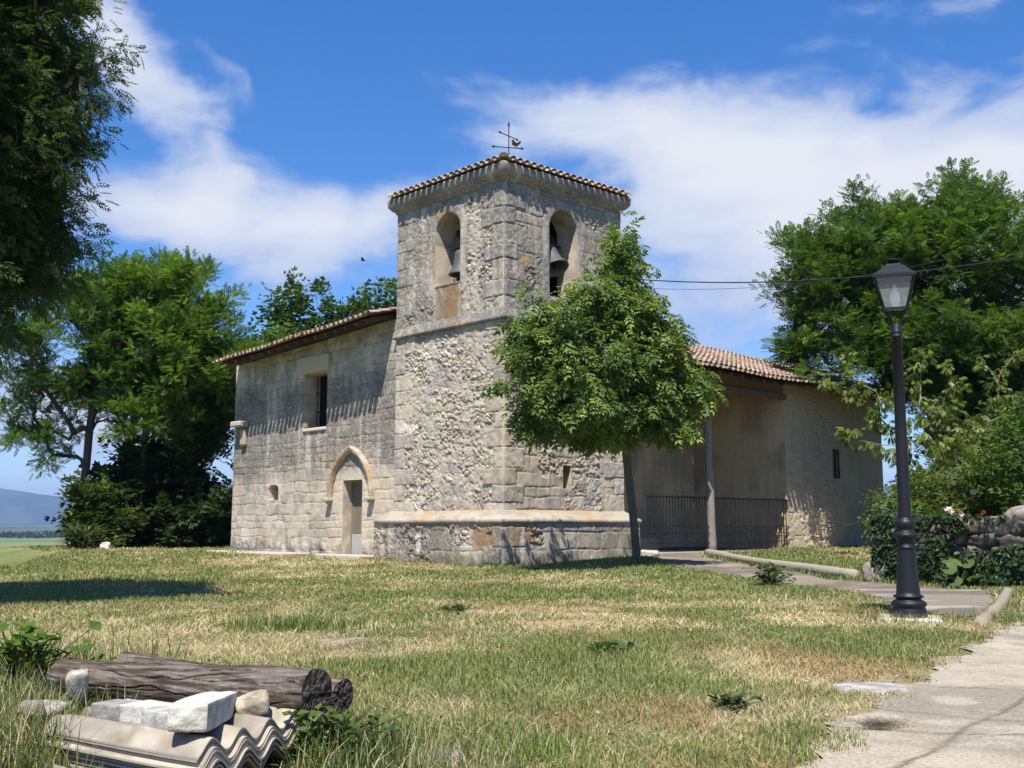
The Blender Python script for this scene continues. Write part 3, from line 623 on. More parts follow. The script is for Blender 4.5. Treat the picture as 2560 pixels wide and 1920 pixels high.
MB().add([(2.0, .5, 2.5), (2.45, .5, 2.5), (2.45, .5, 3.2), (2.0, .5, 3.2)], [(0, 1, 2, 3)]).build('slit_window', M_DARK, church)
rg = np.random.default_rng(11)
mb = MB()
for k in range(4): mb.box((-.42 + rg.uniform(-.05, .05), 9.2 + k * 1.18, .70), (.98, 1.15, .22), col=np.array([.40, .36, .29]) * rg.uniform(.85, 1.1), bevel=.03, jit=.008, rng=rg)
mb.build('stone_slab', M_STONE, church)
mb = MB(); mb.box((-.26, 6.3, .72), (.66, 2.2, .16), col=(.38, .34, .28), bevel=.03, jit=.008, rng=rg); mb.box((-.48, 5.9, .64), (.6, 2.6, .10), col=(.36, .31, .24), bevel=.02, jit=.008, rng=rg); mb.build('door_step', M_STONE, church)

# porch, annex
def plain_style(seed, base, am=.3, tint=WARM):
    def f(U, Zz):
        d, r1, r2 = ashlar(U, Zz, seed, .26, .4, .45, .95, .02); D, c = ashlar_col(d, r1, r2, U, Zz, seed, .010)
        k = .82; c = c * (1 - k) + base * k; c = cmix(c, tint * .8, ss(.45, .7, fbm(U * .8, Zz * .8, 4, seed + 5)) * .6); return D * .5, weather(c, U, Zz, seed + 6, am)
    return f
mb = MB()
panel(mb, TW, 12.3, 0.5, 7.7, plain_style(700, np.array([.74, .55, .35])), pl_right(3.7), step=.035); panel(mb, 0, 3.7, .5, 6.4, plain_style(710, np.array([.74, .58, .39])), pl_left(12.3), step=.035, zfun=lambda U: 6.36 + .36 * U)
mb.build('porch_wall', M_STONE, church, smooth=True)
AWIN = rect(15.15, 15.62, 3.2, 4.2)
def annex_style(U, Zz):
    d, r1, r2 = ashlar(U, Zz, 720, .3, .5, .4, .8, .04); D, c = ashlar_col(d, r1, r2, U, Zz, 720, .014); Dr, cr, m = rubble(U, Zz, 725, .26, .13)
    k = ss(13.0, 13.3, U + (fbm(U * 3, Zz * 2, 2, 726) - .5) * .5) * (1 - .75 * ss(15.2, 16, U)); D = lerp(D, Dr, k); c = c * (1 - k[..., None]) + cr * k[..., None]
    D, c = apply_quoin(D, c, U, Zz, 12.3, 1, 730, 0); c = weather(c, U, Zz, 731, .35 + .3 * ss(15, 16.5, U)); return D * ss(0, .04, U - 12.3), cmix(c, np.array([.56, .44, .30]), .5 * np.ones(U.shape))
mb = MB(); panel(mb, 12.3, 18.5, .5, 6.36, annex_style, pl_right(0), [AWIN]); reveal(mb, AWIN, .3, pl_right(0), 735, closed=True, base=WARM)
mb.add([(18.5, 0, .5), (18.5, 6, .5), (18.5, 6, 7), (18.5, 0, 6.6)], [(0, 1, 2, 3)], None, GREYST)
mb.build('annex_wall', M_STONE, church, smooth=True)
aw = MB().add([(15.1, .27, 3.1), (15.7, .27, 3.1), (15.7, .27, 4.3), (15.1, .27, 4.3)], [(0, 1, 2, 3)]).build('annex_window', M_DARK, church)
b_ = MB()
for u in (15.17, 15.38, 15.6): b_.box((u, .05, 3.7), (.03, .03, 1.0))
for z in (3.22, 4.18): b_.box((15.38, .05, z), (.42, .026, .03))
b_.build('iron_bars', M_RUST, aw)
mb = MB(); mb.box((6.4, 2.2, 1.03), (3.7, .5, .42), col=(.45, .36, .25), bevel=.02); mb.build('porch_bench', M_SMOOTHSTONE, church)
mb = MB(); mb.add([(TW, -.1, .86), (12.28, -.1, .86), (12.28, 4, .86), (TW, 4, .86)], [(0, 1, 2, 3)], None, (.52, .44, .33)); mb.add([(TW, -.1, .5), (12.28, -.1, .5), (12.28, -.1, .86), (TW, -.1, .86)], [(0, 1, 2, 3)], None, (.42, .35, .26)); mb.build('porch_paving', M_CONC, church)
mb = MB(); n = 16; zz = np.linspace(.75, 5.62, n); mb.tube(np.stack([8.28 - .09 * (zz - .75) / 4.9 + .02 * np.sin(zz * 1.3), 0 * zz - .02, zz], 1), np.linspace(.135, .105, n), 10, col=(.23, .21, .185), noise=.10, seed=3)
post = mb.build('porch_post', M_WOOD, church, smooth=True)
mb = MB(); mb.box((8.36, -.02, 5.74), (7.86, .2, .2), col=(.14, .11, .08), bevel=.02); mb.box((8.36, .04, 6.1), (7.86, .05, .5), col=(.26, .20, .14))
for u, dd in ((8.2, .45), ): mb.box((u, -.02, 5.56), (1.0, .2, .14), col=(.11, .085, .065), bevel=.03)
mb.build('porch_beam', M_WOOD, church)

# ------------------------------------------------------------------ clay tile roofs
def tile_roof(name, frame, a0, a1, slope, bmax, eave, seed, pitch=.235, row=.36, over=.22, lichen=.3, warm=1.0, b0=0.0):
    """frame(a, b, n) -> local point; a along the eave, b up the slope, n off the slope"""
    r = np.random.default_rng(seed); mb = MB(); ang = np.linspace(0, np.pi, 7)
    na = int((a1 - a0) / pitch); pitch = (a1 - a0) / na
    pal = np.array([[.36, .165, .095], [.40, .22, .135], [.31, .19, .13], [.42, .28, .19], [.27, .20, .155], [.46, .34, .25], [.38, .145, .08]])
    for i in range(na + 1):
        a = a0 + i * pitch; L = bmax(a); nr = int(math.ceil(L / row))
        for cov in (0, 1):
            ac = a + (pitch / 2 if cov == 0 else 0)
            if cov == 0 and i == na: continue
            Lc = bmax(ac)
            for k in range(nr):
                bs = b0 + k * row - (over + r.uniform(-.035, .03) if (cov == 0 and k == 0) else r.uniform(-.015, .015)); be = min(b0 + k * row + row * 1.18, Lc)
                if be - bs < .08: continue
                aj = ac + r.uniform(-.012, .012); tw = r.uniform(-.012, .012); rad0, rad1 = (.092, .078) if cov else (.082, .098)
                n0 = .012 * (1 - k * 0) + (.075 if cov else .06); lift = .022
                c = pal[r.integers(len(pal))] * r.uniform(.75, 1.15) * np.array([warm, 1, 1 / warm ** .5]); l = lichen * (1.6 if k == 0 else 1)
                if r.random() < l: c = c * .35 + np.array([.26, .235, .185]) * .65 * r.uniform(.6, 1.2)
                sgn = 1 if cov else -1; V = []
                for (b, rad, nn, da) in ((bs, rad0, n0 + lift, 0), (be, rad1, n0, tw)):
                    for th in (.0, .014):
                        rr_ = rad - th
                        for t in ang:
                            V.append(frame(aj + da + math.cos(t) * rr_ * 1.08, b, nn + sgn * math.sin(t) * rr_ * .85 - (0 if cov else -.03)))
                V = np.array(V); q = []
                for j in range(6):
                    q.append((j, j + 1, 14 + j + 1, 14 + j)); q.append((7 + j + 1, 7 + j, 21 + j, 21 + j + 1)); q.append((j + 1, j, 7 + j, 7 + j + 1))
                q += [(0, 14, 21, 7), (6, 13, 27, 20)]
                cc = np.tile(c, (len(V), 1)) * (1 + r.uniform(-.1, .1))
                mb.add(V, q, None, cc)
    return mb
def hip_tiles(mb, p0, p1, r):
    p0 = np.array(p0, float); p1 = np.array(p1, float); L = np.linalg.norm(p1 - p0); n = int(L / .34); d = (p1 - p0) / L; side = np.cross(d, (0, 0, 1)); side /= np.linalg.norm(side); upv = np.cross(side, d); ang = np.linspace(0, np.pi, 8)
    for k in range(n):
        s0 = p0 + d * (k * L / n - .03); s1 = p0 + d * ((k + 1.15) * L / n); c = np.array([.33, .26, .18]) * r.uniform(.7, 1.2)
        V = [s0 + side * math.cos(t) * .125 + upv * (math.sin(t) * .10 + .09) for t in ang] + [s1 + side * math.cos(t) * .105 + upv * (math.sin(t) * .085 + .07) for t in ang]
        mb.add(V, [(j, j + 1, 9 + j, 8 + j) for j in range(7)], None, c); mb.add([s0 + upv * .07] + V[:8], None, [(0, j + 2, j + 1) for j in range(7)], c * .5)
OV = .16; AP = (TW / 2, TW / 2, 11.78); EZ0 = 10.74
half = TW / 2 + OV; rise = AP[2] - EZ0; SL = math.hypot(half, rise); cs, sn = half / SL, rise / SL
roof_t = MB(); rr_ = np.random.default_rng(21)
for fi in range(4):
    def fr(a, b, n, fi=fi):
        inn = -OV + b * cs - n * sn; z = EZ0 + b * sn + n * cs
        return ((inn, a, z), (a, inn, z), (TW - inn, a, z), (a, TW - inn, z))[fi]
    t = tile_roof('t', fr, -OV + .05, TW + OV - .05, 0, lambda a: max(0, min(a + OV, TW + OV - a)) * SL / half, 0, 800 + fi, over=.15, lichen=.85 if fi == 0 else .6, warm=1.0)
    roof_t.V += t.V; roof_t.C += t.C; roof_t.Q += [q + roof_t.n for q in t.Q]; roof_t.n += t.n
    f0, f1 = ((-OV, -OV), (-OV, TW + OV)), None
cor = [(-OV, -OV, EZ0 + .02), (TW + OV, -OV, EZ0 + .02), (TW + OV, TW + OV, EZ0 + .02), (-OV, TW + OV, EZ0 + .02)]
for c_ in cor: hip_tiles(roof_t, c_, AP, rr_)
roof_t.build('tower_roof', M_TILE, church)
mb = MB(); e = .13; z0 = EZ0 - .01; P = [(-e, -e, z0), (TW + e, -e, z0), (TW + e, TW + e, z0), (-e, TW + e, z0), (AP[0], AP[1], AP[2] - .03)]
mb.add(P, [(0, 3, 2, 1)], [(0, 1, 4), (1, 2, 4), (2, 3, 4), (3, 0, 4)], (.2, .16, .12)); mb.build('roof_deck', M_WOOD, church)
mb = MB(); mb.lathe([(0, 0), (.16, .0), (.2, .1), (.15, .2), (.08, .25), (0, .27)], 12, (AP[0], AP[1], AP[2] - .02), (.30, .28, .19)); mb.build('roof_boss', M_STONE, church)

NS = math.atan(.25); nO = -.86
def fr_nave(a, b, n): return (nO + b * math.cos(NS) - n * math.sin(NS), a, float(eave_z(a)) - .10 + b * math.sin(NS) + n * math.cos(NS) + .012 * math.sin(a * 1.7))
rn = tile_roof('n', fr_nave, TW + .12, 13.1, 0, lambda a: 6.0, 0, 820, lichen=.5, over=.18); rn.build('nave_roof', M_TILE, church)
mb = MB()
aa_ = np.linspace(TW + .1, 13.06, 40); bb_ = np.array([.02, 6.0])
Pt = np.array([[fr_nave(a, b, .0) for b in bb_] for a in aa_]); mb.grid(Pt, np.array([.10, .08, .062])); mb.grid(Pt - np.array([0, 0, .03]), np.array([.10, .08, .062]))
back = np.array([[fr_nave(a, 6.0, 0), (11, a, 6.8)] for a in aa_]); mb.grid(back, np.array([.35, .2, .13]))
mb.build('roof_boards', M_WOOD, church)
rg = np.random.default_rng(31)
for a in np.arange(4.75, 13.0, .52):
    p0 = np.array(fr_nave(a, .06, -.08)); p1 = np.array(fr_nave(a, 1.15, -.08)); d = p1 - p0; Ln = np.linalg.norm(d); ry = -math.asin(d[2] / Ln)
    Rm = np.array([[math.cos(ry), 0, math.sin(ry)], [0, 1, 0], [-math.sin(ry), 0, math.cos(ry)]])
    MB().box((p0 + p1) / 2, (Ln, .11 * rg.uniform(.85, 1.15), .12), rot=Rm, col=np.array([.095, .072, .055]) * rg.uniform(.8, 1.3), bevel=.012).build('rafter', M_WOOD, church)
PS = math.atan(.36); pO = -1.12; PE = 6.03
def fr_porch(a, b, n): return (a, pO + b * math.cos(PS) - n * math.sin(PS), PE + b * math.sin(PS) + n * math.cos(PS) + .035 * math.sin(a * 1.1) - .02 * max(0, a - 12) * .3)
rp = tile_roof('p', fr_porch, TW + .1, 19.3, 0, lambda a: 5.0, 0, 830, lichen=.72, over=.17, warm=.95); rp.build('porch_roof', M_TILE, church)
mb = MB(); aa_ = np.linspace(TW + .06, 19.2, 50); Pt = np.array([[fr_porch(a, b, .0) for b in (.02, 5.0)] for a in aa_]); mb.grid(Pt, np.array([.13, .10, .075])); mb.grid(Pt - np.array([0, 0, .03]), np.array([.13, .10, .075])); mb.grid(np.array([[fr_porch(a, 5.0, 0), (a, 9.0, 6.6)] for a in aa_]), np.array([.35, .2, .13]))
mb.build('porch_ceiling', M_WOOD, church)
for a in np.arange(4.8, 19.0, .55):
    p0 = np.array(fr_porch(a, .08, -.085)); p1 = np.array(fr_porch(a, 4.7 if a < 12.2 else 1.6, -.085)); d = p1 - p0; Ln = np.linalg.norm(d); rx = math.asin(d[2] / Ln)
    Rm = np.array([[1, 0, 0], [0, math.cos(rx), -math.sin(rx)], [0, math.sin(rx), math.cos(rx)]])
    MB().box((p0 + p1) / 2, (.11, Ln, .13), rot=Rm, col=np.array([.095, .072, .055]) * rg.uniform(.8, 1.3), bevel=.012).build('rafter', M_WOOD, church)

# railing across the porch
rail = empty('iron_railing', loc2w(8.6, -.02) + (.8,), A43, label='rusty black iron bar railing across the front of the church porch', cat='railing')
def rl(mb, name): return mb.build(name, M_RUST, rail)
zt = 2.42 - .8; mb = MB(); mb.box((.25, 0, zt), (6.95, .045, .03)); rl(mb, 'top_rail')
for z in (.80, .60): mb = MB(); mb.box((.25, 0, z), (6.95, .035, .022)); rl(mb, 'middle_rail')
mb = MB(); mb.box((.25, 0, .33), (6.95, .035, .022)); rl(mb, 'bottom_rail')
for i, u in enumerate(np.arange(-3.2, 3.72, .136)):
    if abs(u + .35) < .16: continue
    mb = MB(); mb.tube([(u, 0, .10 if u > -.2 else .40), (u, 0, zt + .05)], .0135, 6)
    for z in (.70, .50): mb.lathe([(0.002, -.028), (.018, -.018), (.024, 0), (.018, .018), (.002, .028)], 6, (u, 0, z))
    rl(mb, 'bar')

# bells
def bell(name, loc, rz, size, tilt, label, yoke=True):
    b = empty(name, loc, rz, label=label, cat='bell', group='church bells')
    prof = np.array([(0.0, 0), (.18, -.01), (.26, -.06), (.29, -.18), (.31, -.40), (.36, -.62), (.44, -.80), (.50, -.90), (.52, -.96), (.48, -.96), (.40, -.82), (.31, -.60), (.26, -.38), (.20, -.12), (0, -.08)]) * size
    Rm = np.array(Matrix.Rotation(tilt, 3, 'X'))
    MB().lathe(prof, 28, (0, 0, 0), M=Rm).build('bell_body', M_BRONZE, b, smooth=True)
    m = MB(); m.tube(np.array([(0, 0, -.1), (0, .02, -.85)]) * size @ Rm.T, .03 * size, 8); m.lathe(np.array([(0, -.08), (.06, -.05), (.08, 0), (.06, .05), (0, .08)]) * size, 10, np.array([0, .02, -.88]) * size @ Rm.T); m.build('clapper', M_RUST, b, smooth=True)
    m = MB(); up_ = lambda p: np.array(p) @ Rm.T
    m.box(up_((0, 0, .30 * size)), (1.0 * size, .24 * size, .52 * size), rot=Rm, bevel=.03); m.box(up_((0, 0, .66 * size)), (.62 * size, .2 * size, .26 * size), rot=Rm, bevel=.03); m.build('headstock', M_RUST, b)
    m = MB(); m.tube([(-.66 * size, 0, .12 * size), (.66 * size, 0, .12 * size)], .035, 8); m.build('axle', M_IRON, b)
    for s_ in (-.3, .3): MB().tube([up_((s_ * size, .14 * size, -.02)), up_((s_ * size, .14 * size, .62 * size))], .014, 6).build('strap', M_IRON, b)
    return b
p = loc2w(.34, 2.02); bell('church_bell', p + (8.92,), A43 + math.pi / 2, .72, 0, 'upright grey bronze bell in the left arch of the belfry')
p = loc2w(2.02, .50); bell('church_bell', p + (9.0,), A43, .74, math.radians(-26), 'large tilted bell showing its dark mouth in the right belfry arch')

# weather vane
vx, vy = loc2w(TW / 2, TW / 2); vane = empty('weather_vane', (vx, vy, 11.9), 0, label='thin iron weather vane with a cockerel on top of the bell tower', cat='weather vane')
m = MB(); m.tube([(0, 0, -.1), (0, 0, 1.02)], .016, 6); m.lathe([(.001, .14), (.03, .0), (.016, -.05)], 6, (0, 0, 1.02)); m.build('pole', M_RUST, vane)
def arm(z, d, l0, l1, name):
    d = np.array((d[0], d[1], 0.0)); d /= np.linalg.norm(d); m = MB(); m.tube([np.array([0, 0, z]) + d * l0, np.array([0, 0, z]) + d * l1], .014, 6)
    sd_ = np.array([-d[1], d[0], 0]); c = np.array([0, 0, z])
    for e_, s_ in ((l0, -1), (l1, 1)):
        tip = c + d * (e_ + s_ * .1); m.add([tip, c + d * e_ + (0, 0, .045), c + d * e_ - (0, 0, .045), c + d * e_ + sd_ * .03, c + d * e_ - sd_ * .03], None, [(0, 1, 3), (0, 3, 2), (0, 2, 4), (0, 4, 1), (1, 2, 3), (1, 4, 2)])
    m.build(name, M_RUST, vane)
arm(.70, (.5, .62), -.38, .36, 'cross_arm'); arm(.36, (.97, .22), -.42, .36, 'pointer_arm')
rooster = [(-.13, .02), (-.12, .10), (-.155, .12), (-.12, .15), (-.09, .165), (-.06, .13), (-.02, .08), (.04, .075), (.08, .12), (.12, .15), (.135, .10), (.11, .05), (.06, .01), (.03, -.02), (.03, -.07), (.015, -.07), (.01, -.025), (-.03, -.025), (-.035, -.07), (-.05, -.07), (-.05, -.02), (-.10, -.005)]
m = MB(); R0 = np.array(rooster); n = len(R0); dd = np.array([.97, .22, 0]) / math.hypot(.97, .22); nn_ = np.array([-dd[1], dd[0], 0])
Vf = np.array([dd * (a + .22) + np.array([0, 0, b + .445]) for a, b in R0]); V2 = np.concatenate([Vf + nn_ * .009, Vf - nn_ * .009])
me = bpy.data.meshes.new('cockerel'); me.from_pydata([tuple(v) for v in V2], [], [tuple(range(n)), tuple(range(2 * n - 1, n - 1, -1))] + [(i, n + i, n + (i + 1) % n, (i + 1) % n) for i in range(n)]); me.materials.append(M_RUST)
ck = bpy.data.objects.new('cockerel', me); COL.objects.link(ck); ck.parent = vane

# ------------------------------------------------------------------ street lamp
lx, ly = 3.9, 11.0; lz = float(hgt(lx, ly)) ; k = .84
lamp = empty('street_lamp', (lx, ly, lz), math.radians(-19), label='black cast iron street lamp with a four-sided glass lantern on the lawn edge', cat='street lamp')
def ph(z): return (z - .52) * k
m = MB(); m.lathe([(0, -.05), (.195, -.05), (.195, .035), (.17, .05), (.165, .10), (.16, ph(.66)), (.15, ph(.69)), (.165, ph(.70)), (.17, ph(.73)), (.15, ph(.755)), (.115, ph(.775)), (.125, ph(.79)), (.145, ph(.80)), (.145, ph(.815)), (.115, ph(.83)), (.112, ph(.86)), (.088, ph(1.34)), (.088, ph(1.36)), (.094, ph(1.365)), (.094, ph(1.38)), (.083, ph(1.39)), (.082, ph(1.47)), (.11, ph(1.485)), (.125, ph(1.51)), (.118, ph(1.535)), (.09, ph(1.55)), (.075, ph(1.575)), (.085, ph(1.60)), (.10, ph(1.64)), (.10, ph(1.68)), (.075, ph(1.70)), (.068, ph(1.72))], 28)
m.build('base', M_IRON, lamp, smooth=True)
m = MB(); m.lathe([(.062, ph(1.71)), (.057, ph(2.6)), (.05, ph(3.88)), (.058, ph(3.885)), (.058, ph(3.90)), (.05, ph(3.905)), (.058, ph(3.93)), (.058, ph(3.95)), (.052, ph(3.96)), (.055, ph(4.03)), (.05, ph(4.04)), (0, ph(4.04))], 24); m.build('pole', M_IRON, lamp, smooth=True)
lan = MB()
zb, zt_, zr = ph(4.22), ph(4.60), ph(4.76); wb, wtp = .105, .19
for sx in (-1, 1):
    for sy in (-1, 1):
        lan.tube([(sx * wb, sy * wb, zb), (sx * wtp, sy * wtp, zt_)], .011, 6); lan.tube([(sx * .03, sy * .03, ph(4.03)), (sx * wb * .6, sy * wb * .6, zb - .06), (sx * wb, sy * wb, zb)], .009, 6)
for w_, z in ((wb, zb), (wtp, zt_)):
    for s_ in (-1, 1): lan.box((0, s_ * w_, z), (2 * w_ + .02, .018, .02)); lan.box((s_ * w_, 0, z), (.018, 2 * w_ + .02, .02))
lan_o = lan.build('lantern_frame', M_IRON, lamp)
m = MB(); P = []
for w_, z in ((.215, zt_ - .012), (.215, zt_ + .012), (.19, zt_ + .025), (.075, zr), (.065, zr + .012)): P += [(-w_, -w_, z), (w_, -w_, z), (w_, w_, z), (-w_, w_, z)]
q = [(4 * i + j, 4 * i + (j + 1) % 4, 4 * i + 4 + (j + 1) % 4, 4 * i + 4 + j) for i in range(4) for j in range(4)] + [(16, 17, 18, 19)]
m.add(P, q); m.lathe([(.06, zr + .01), (.05, zr + .04), (.085, zr + .05), (.085, zr + .06), (.04, zr + .075), (0, zr + .085)], 16); m.build('lantern_roof', M_IRON, lamp)
for i in range(4):
    c_, s_ = math.cos(i * math.pi / 2), math.sin(i * math.pi / 2); e_ = .004
    P = [(-wb + .012, -wb + e_, zb), (wb - .012, -wb + e_, zb), (wtp - .012, -wtp + e_, zt_), (-wtp + .012, -wtp + e_, zt_)]
    MB().add([(x * c_ - y * s_, x * s_ + y * c_, z) for x, y, z in P], [(0, 1, 2, 3)]).build('glass_pane', M_PANE, lamp)
mbulb = material('bulb_glass', .3, .5, 0, 0, 1, 0, col=(.85, .85, .8))
MB().lathe([(0, zb + .02), (.03, zb + .03), (.05, zb + .10), (.045, zb + .17), (.02, zb + .21), (.02, zb + .26), (0, zb + .26)], 14).build('bulb', mbulb, lamp, smooth=True)
m = MB(); m.box((0, 0, .0), (.60, .54, .09), col=(.42, .38, .28), bevel=.02); m.build('footing', M_CONC, lamp)

# ------------------------------------------------------------------ vegetation
def basis(d, nrm):
    d = d / (np.linalg.norm(d, axis=1)[:, None] + 1e-9); x = np.cross(d, nrm); x /= np.linalg.norm(x, axis=1)[:, None] + 1e-9; return x, d, np.cross(x, d)
def scatter(mb, proto, pos, dr, nrm, size, col):
    V, Q = proto; x, y, z = basis(dr, nrm); n = len(pos); k = len(V)
    W = pos[:, None] + size[:, None, None] * (V[None, :, 0:1] * x[:, None] + V[None, :, 1:2] * y[:, None] + V[None, :, 2:3] * z[:, None])
    mb.add(W.reshape(-1, 3), (np.arange(n)[:, None, None] * k + Q[None]).reshape(-1, 4), None, np.repeat(col, k, 0))
def leaflet(b, ang, l, w, fold=.25, droop=0.0):
    d = np.array([math.sin(ang), math.cos(ang)]); p = np.array([d[1], -d[0]]); b = np.array(b, float); mid = b[:2] + d * l * .42
    return [(b[0], b[1], b[2]), tuple(mid + p * w) + (b[2] + w * fold - droop * .3,), tuple(b[:2] + d * l) + (b[2] - droop,), tuple(mid - p * w) + (b[2] + w * fold - droop * .3,)]
def pinnate(pairs, l, w, ang=1.0, curve=.25, droop=.05, term=True):
    V = []
    for i in range(pairs):
        y = .22 + .68 * i / max(1, pairs - 1); s = .75 + .5 * math.sin(math.pi * (i + .7) / pairs) * .6; z = -curve * y * y
        V += leaflet((0, y, z), ang, l * s, w * s, droop=droop); V += leaflet((0, y + .03, z), -ang, l * s, w * s, droop=droop)
    if term: V += leaflet((0, .92, -curve * .85), 0, l, w, droop=droop)
    V = np.array(V); return V, np.arange(len(V)).reshape(-1, 4)
ASH = pinnate(4, .40, .085); ASHN = pinnate(4, .42, .072, .85, .35, .12); WAL = pinnate(3, .58, .135, .95, .5, .2); ROBI = pinnate(5, .27, .085, 1.2, .15, .02)
BROAD = pinnate(2, .60, .20, .9, .3, .12); IVYL = (np.array([(0, 0, 0), (.42, .35, .05), (0, 1, -.1), (-.42, .35, .05)], float), np.array([[0, 1, 2, 3]]))
CHER = (np.concatenate([np.array(leaflet((0, .1 + .16 * i, 0), s_ * .75, .62, .10, droop=.6)) for i in range(5) for s_ in (-1, 1)]), np.arange(40).reshape(-1, 4))

def grow(base, axis, targets, r, tip=.012, rmax=.3, power=.48):
    """axis: trunk polyline; every target gets a branch from the nearest sensible node. Returns branches [(pts, radii)], tips"""
    nodes = [np.array(p, float) for p in axis]; par = [-1] + list(range(len(axis) - 1)); br = [list(range(len(axis)))]
    P = np.array(nodes); T = np.array(targets, float)
    order = np.argsort(np.min(np.linalg.norm(T[:, None] - P[None], axis=2), axis=1)); tips = []
    for ti in order:
        t = T[ti]; N = np.array(nodes); d = np.linalg.norm(N - t, axis=1); hz = np.linalg.norm((N - t)[:, :2], axis=1)
        cost = d + 1.2 * np.maximum(0, N[:, 2] - t[2] + .45 * hz) + .4 * (np.arange(len(N)) < 2); j = int(np.argmin(cost)); a = N[j]; L = d[j]
        pd = a - N[par[j]] if par[j] >= 0 else np.array([0, 0, 1.]); pd = pd / (np.linalg.norm(pd) + 1e-9)
        c = a + pd * L * .3 + (t - a) * .35 + np.array([0, 0, .08 * L]) + r.normal(0, .05 * L, 3); n = max(2, min(7, int(L / .45) + 1)); ids = [j]
        for s in np.arange(1, n + 1) / n:
            q = (1 - s) ** 2 * a + 2 * s * (1 - s) * c + s * s * t; nodes.append(q); par.append(ids[-1]); ids.append(len(nodes) - 1)
        br.append(ids); tips.append((len(nodes) - 1, ti))
    cnt = np.zeros(len(nodes))
    for tnode, _ in tips:
        k_ = tnode
        while k_ >= 0: cnt[k_] += 1; k_ = par[k_]
    rad = np.minimum(tip * np.maximum(cnt, 1) ** power, rmax); N = np.array(nodes)
    return [(N[b], rad[b]) for b in br], N, par, tips
def crown_targets(r, blobs, n, gap=0):
    out = []; w = np.array([b[1][0] * b[1][1] * b[1][2] for b in blobs]) ** .8; w = w / w.sum()
    for b, k_ in zip(blobs, np.maximum(3, (w * n).astype(int))):
        v = r.normal(0, 1, (k_, 3)); v /= np.linalg.norm(v, axis=1)[:, None]; v *= (r.uniform(.18, 1, k_) ** .42)[:, None]; out.append(np.array(b[0]) + v * np.array(b[1]))
    T = np.concatenate(out); f = fbm(T[:, 0] * 1.1 + T[:, 1] * .45 + 31, T[:, 2] * 1.1 - T[:, 1] * .35 + 17, 3, int(n)); return T[f > np.quantile(f, gap)] if gap else T
def tree(name, base, axis, blobs, ntar, seed, proto, per, size, spread, colors, label, cat='tree', group=None, tip=.012, rmax=.25, up=.35, out=.9, droop=0, leafmat=None, bark=(.13, .11, .09), along=.6, extra=None, shade_pick=None, sub=2.2, flat=.55, gap=.22):
    r = np.random.default_rng(seed); T = crown_targets(r, blobs, ntar, gap)
    if extra is not None: T = np.concatenate([T, np.array(extra, float)])
    root = empty(name, base, 0, label=label, cat=cat, group=group); b0 = np.array(base, float)
    brs, N, par, tips = grow(base, axis, T, r, tip, rmax); m = MB()
    for pts, rad in brs: m.tube(pts - b0, rad, 9 if rad[0] > .06 else 5, caps=False, col=bark, noise=.08 if rad[0] > .06 else 0, seed=seed)
    m.build('trunk', M_BARK, root, smooth=True)
    # shoots: clumps round every branch end, some a little way back along it
    C_ = []; Dv = []; ctr = np.average(T, axis=0)
    for tn, ti in tips:
        t = N[tn]; d = t - N[par[tn]]; d = d / (np.linalg.norm(d) + 1e-9)
        C_.append(t); Dv.append(d); 
        for q in range(int(sub)): C_.append(t + r.normal(0, spread * .9, 3) - d * r.uniform(0, along)); Dv.append(d)
    C_ = np.array(C_); Dv = np.array(Dv); o = C_ - ctr; o /= np.linalg.norm(o, axis=1)[:, None] + 1e-9
    ax = Dv * .6 + o * .6 + np.array([0, 0, up]) + r.normal(0, .25, C_.shape); ax /= np.linalg.norm(ax, axis=1)[:, None]
    sc = r.uniform(.6, 1.25, len(C_)); k_ = np.maximum(3, (per * sc * r.uniform(.5, 1.4, len(C_))).astype(int)); idx = np.repeat(np.arange(len(C_)), k_); n = len(idx)
    off = r.normal(0, 1, (n, 3)); off /= np.linalg.norm(off, axis=1)[:, None]; off *= (r.uniform(0, 1, n) ** .5)[:, None] * spread * sc[idx][:, None] * np.array([1, 1, flat]); al = r.uniform(-.3, 1.0, n)
    pos = C_[idx] + off + ax[idx] * (al * along * sc[idx])[:, None]
    dr = ax[idx] * .45 + off / spread * out + r.normal(0, .35, (n, 3)) + np.array([0, 0, up * .5 - droop]); nr = np.array([0, 0, 1.]) + r.normal(0, .38, (n, 3)) + o[idx] * .25
    sz = size * r.uniform(.65, 1.25, n); cl = np.array(colors, float); pick = r.random(n); tintc = r.random(len(C_))[idx]
    c = cmix(np.broadcast_to(cl[0], (n, 3)), cl[1], ss(.25, .9, pick * .5 + tintc * .5)); young = ss(.55, 1.0, al) * (r.random(n) < .6) * (tintc > .35)
    c = cmix(c, cl[2], young * .8); c = c * r.uniform(.72, 1.2, n)[:, None]
    m = MB(); scatter(m, proto, pos - b0, dr, nr, sz, c); m.build('crown', leafmat or M_LEAF, root); return root
G_ASH = [(.060, .125, .018), (.090, .175, .024), (.19, .28, .038)]; G_DK = [(.042, .088, .018), (.058, .115, .022), (.10, .17, .03)]
G_WAL = [(.095, .155, .032), (.17, .24, .05), (.31, .37, .09)]; G_BR = [(.055, .11, .022), (.08, .145, .028), (.12, .20, .04)]
def zg(x, y): return float(hgt(x, y)) - .06
def ax_(x, y, pts): return [(x, y, zg(x, y))] + [(x + a, y + b, zg(x, y) + c) for a, b, c in pts]

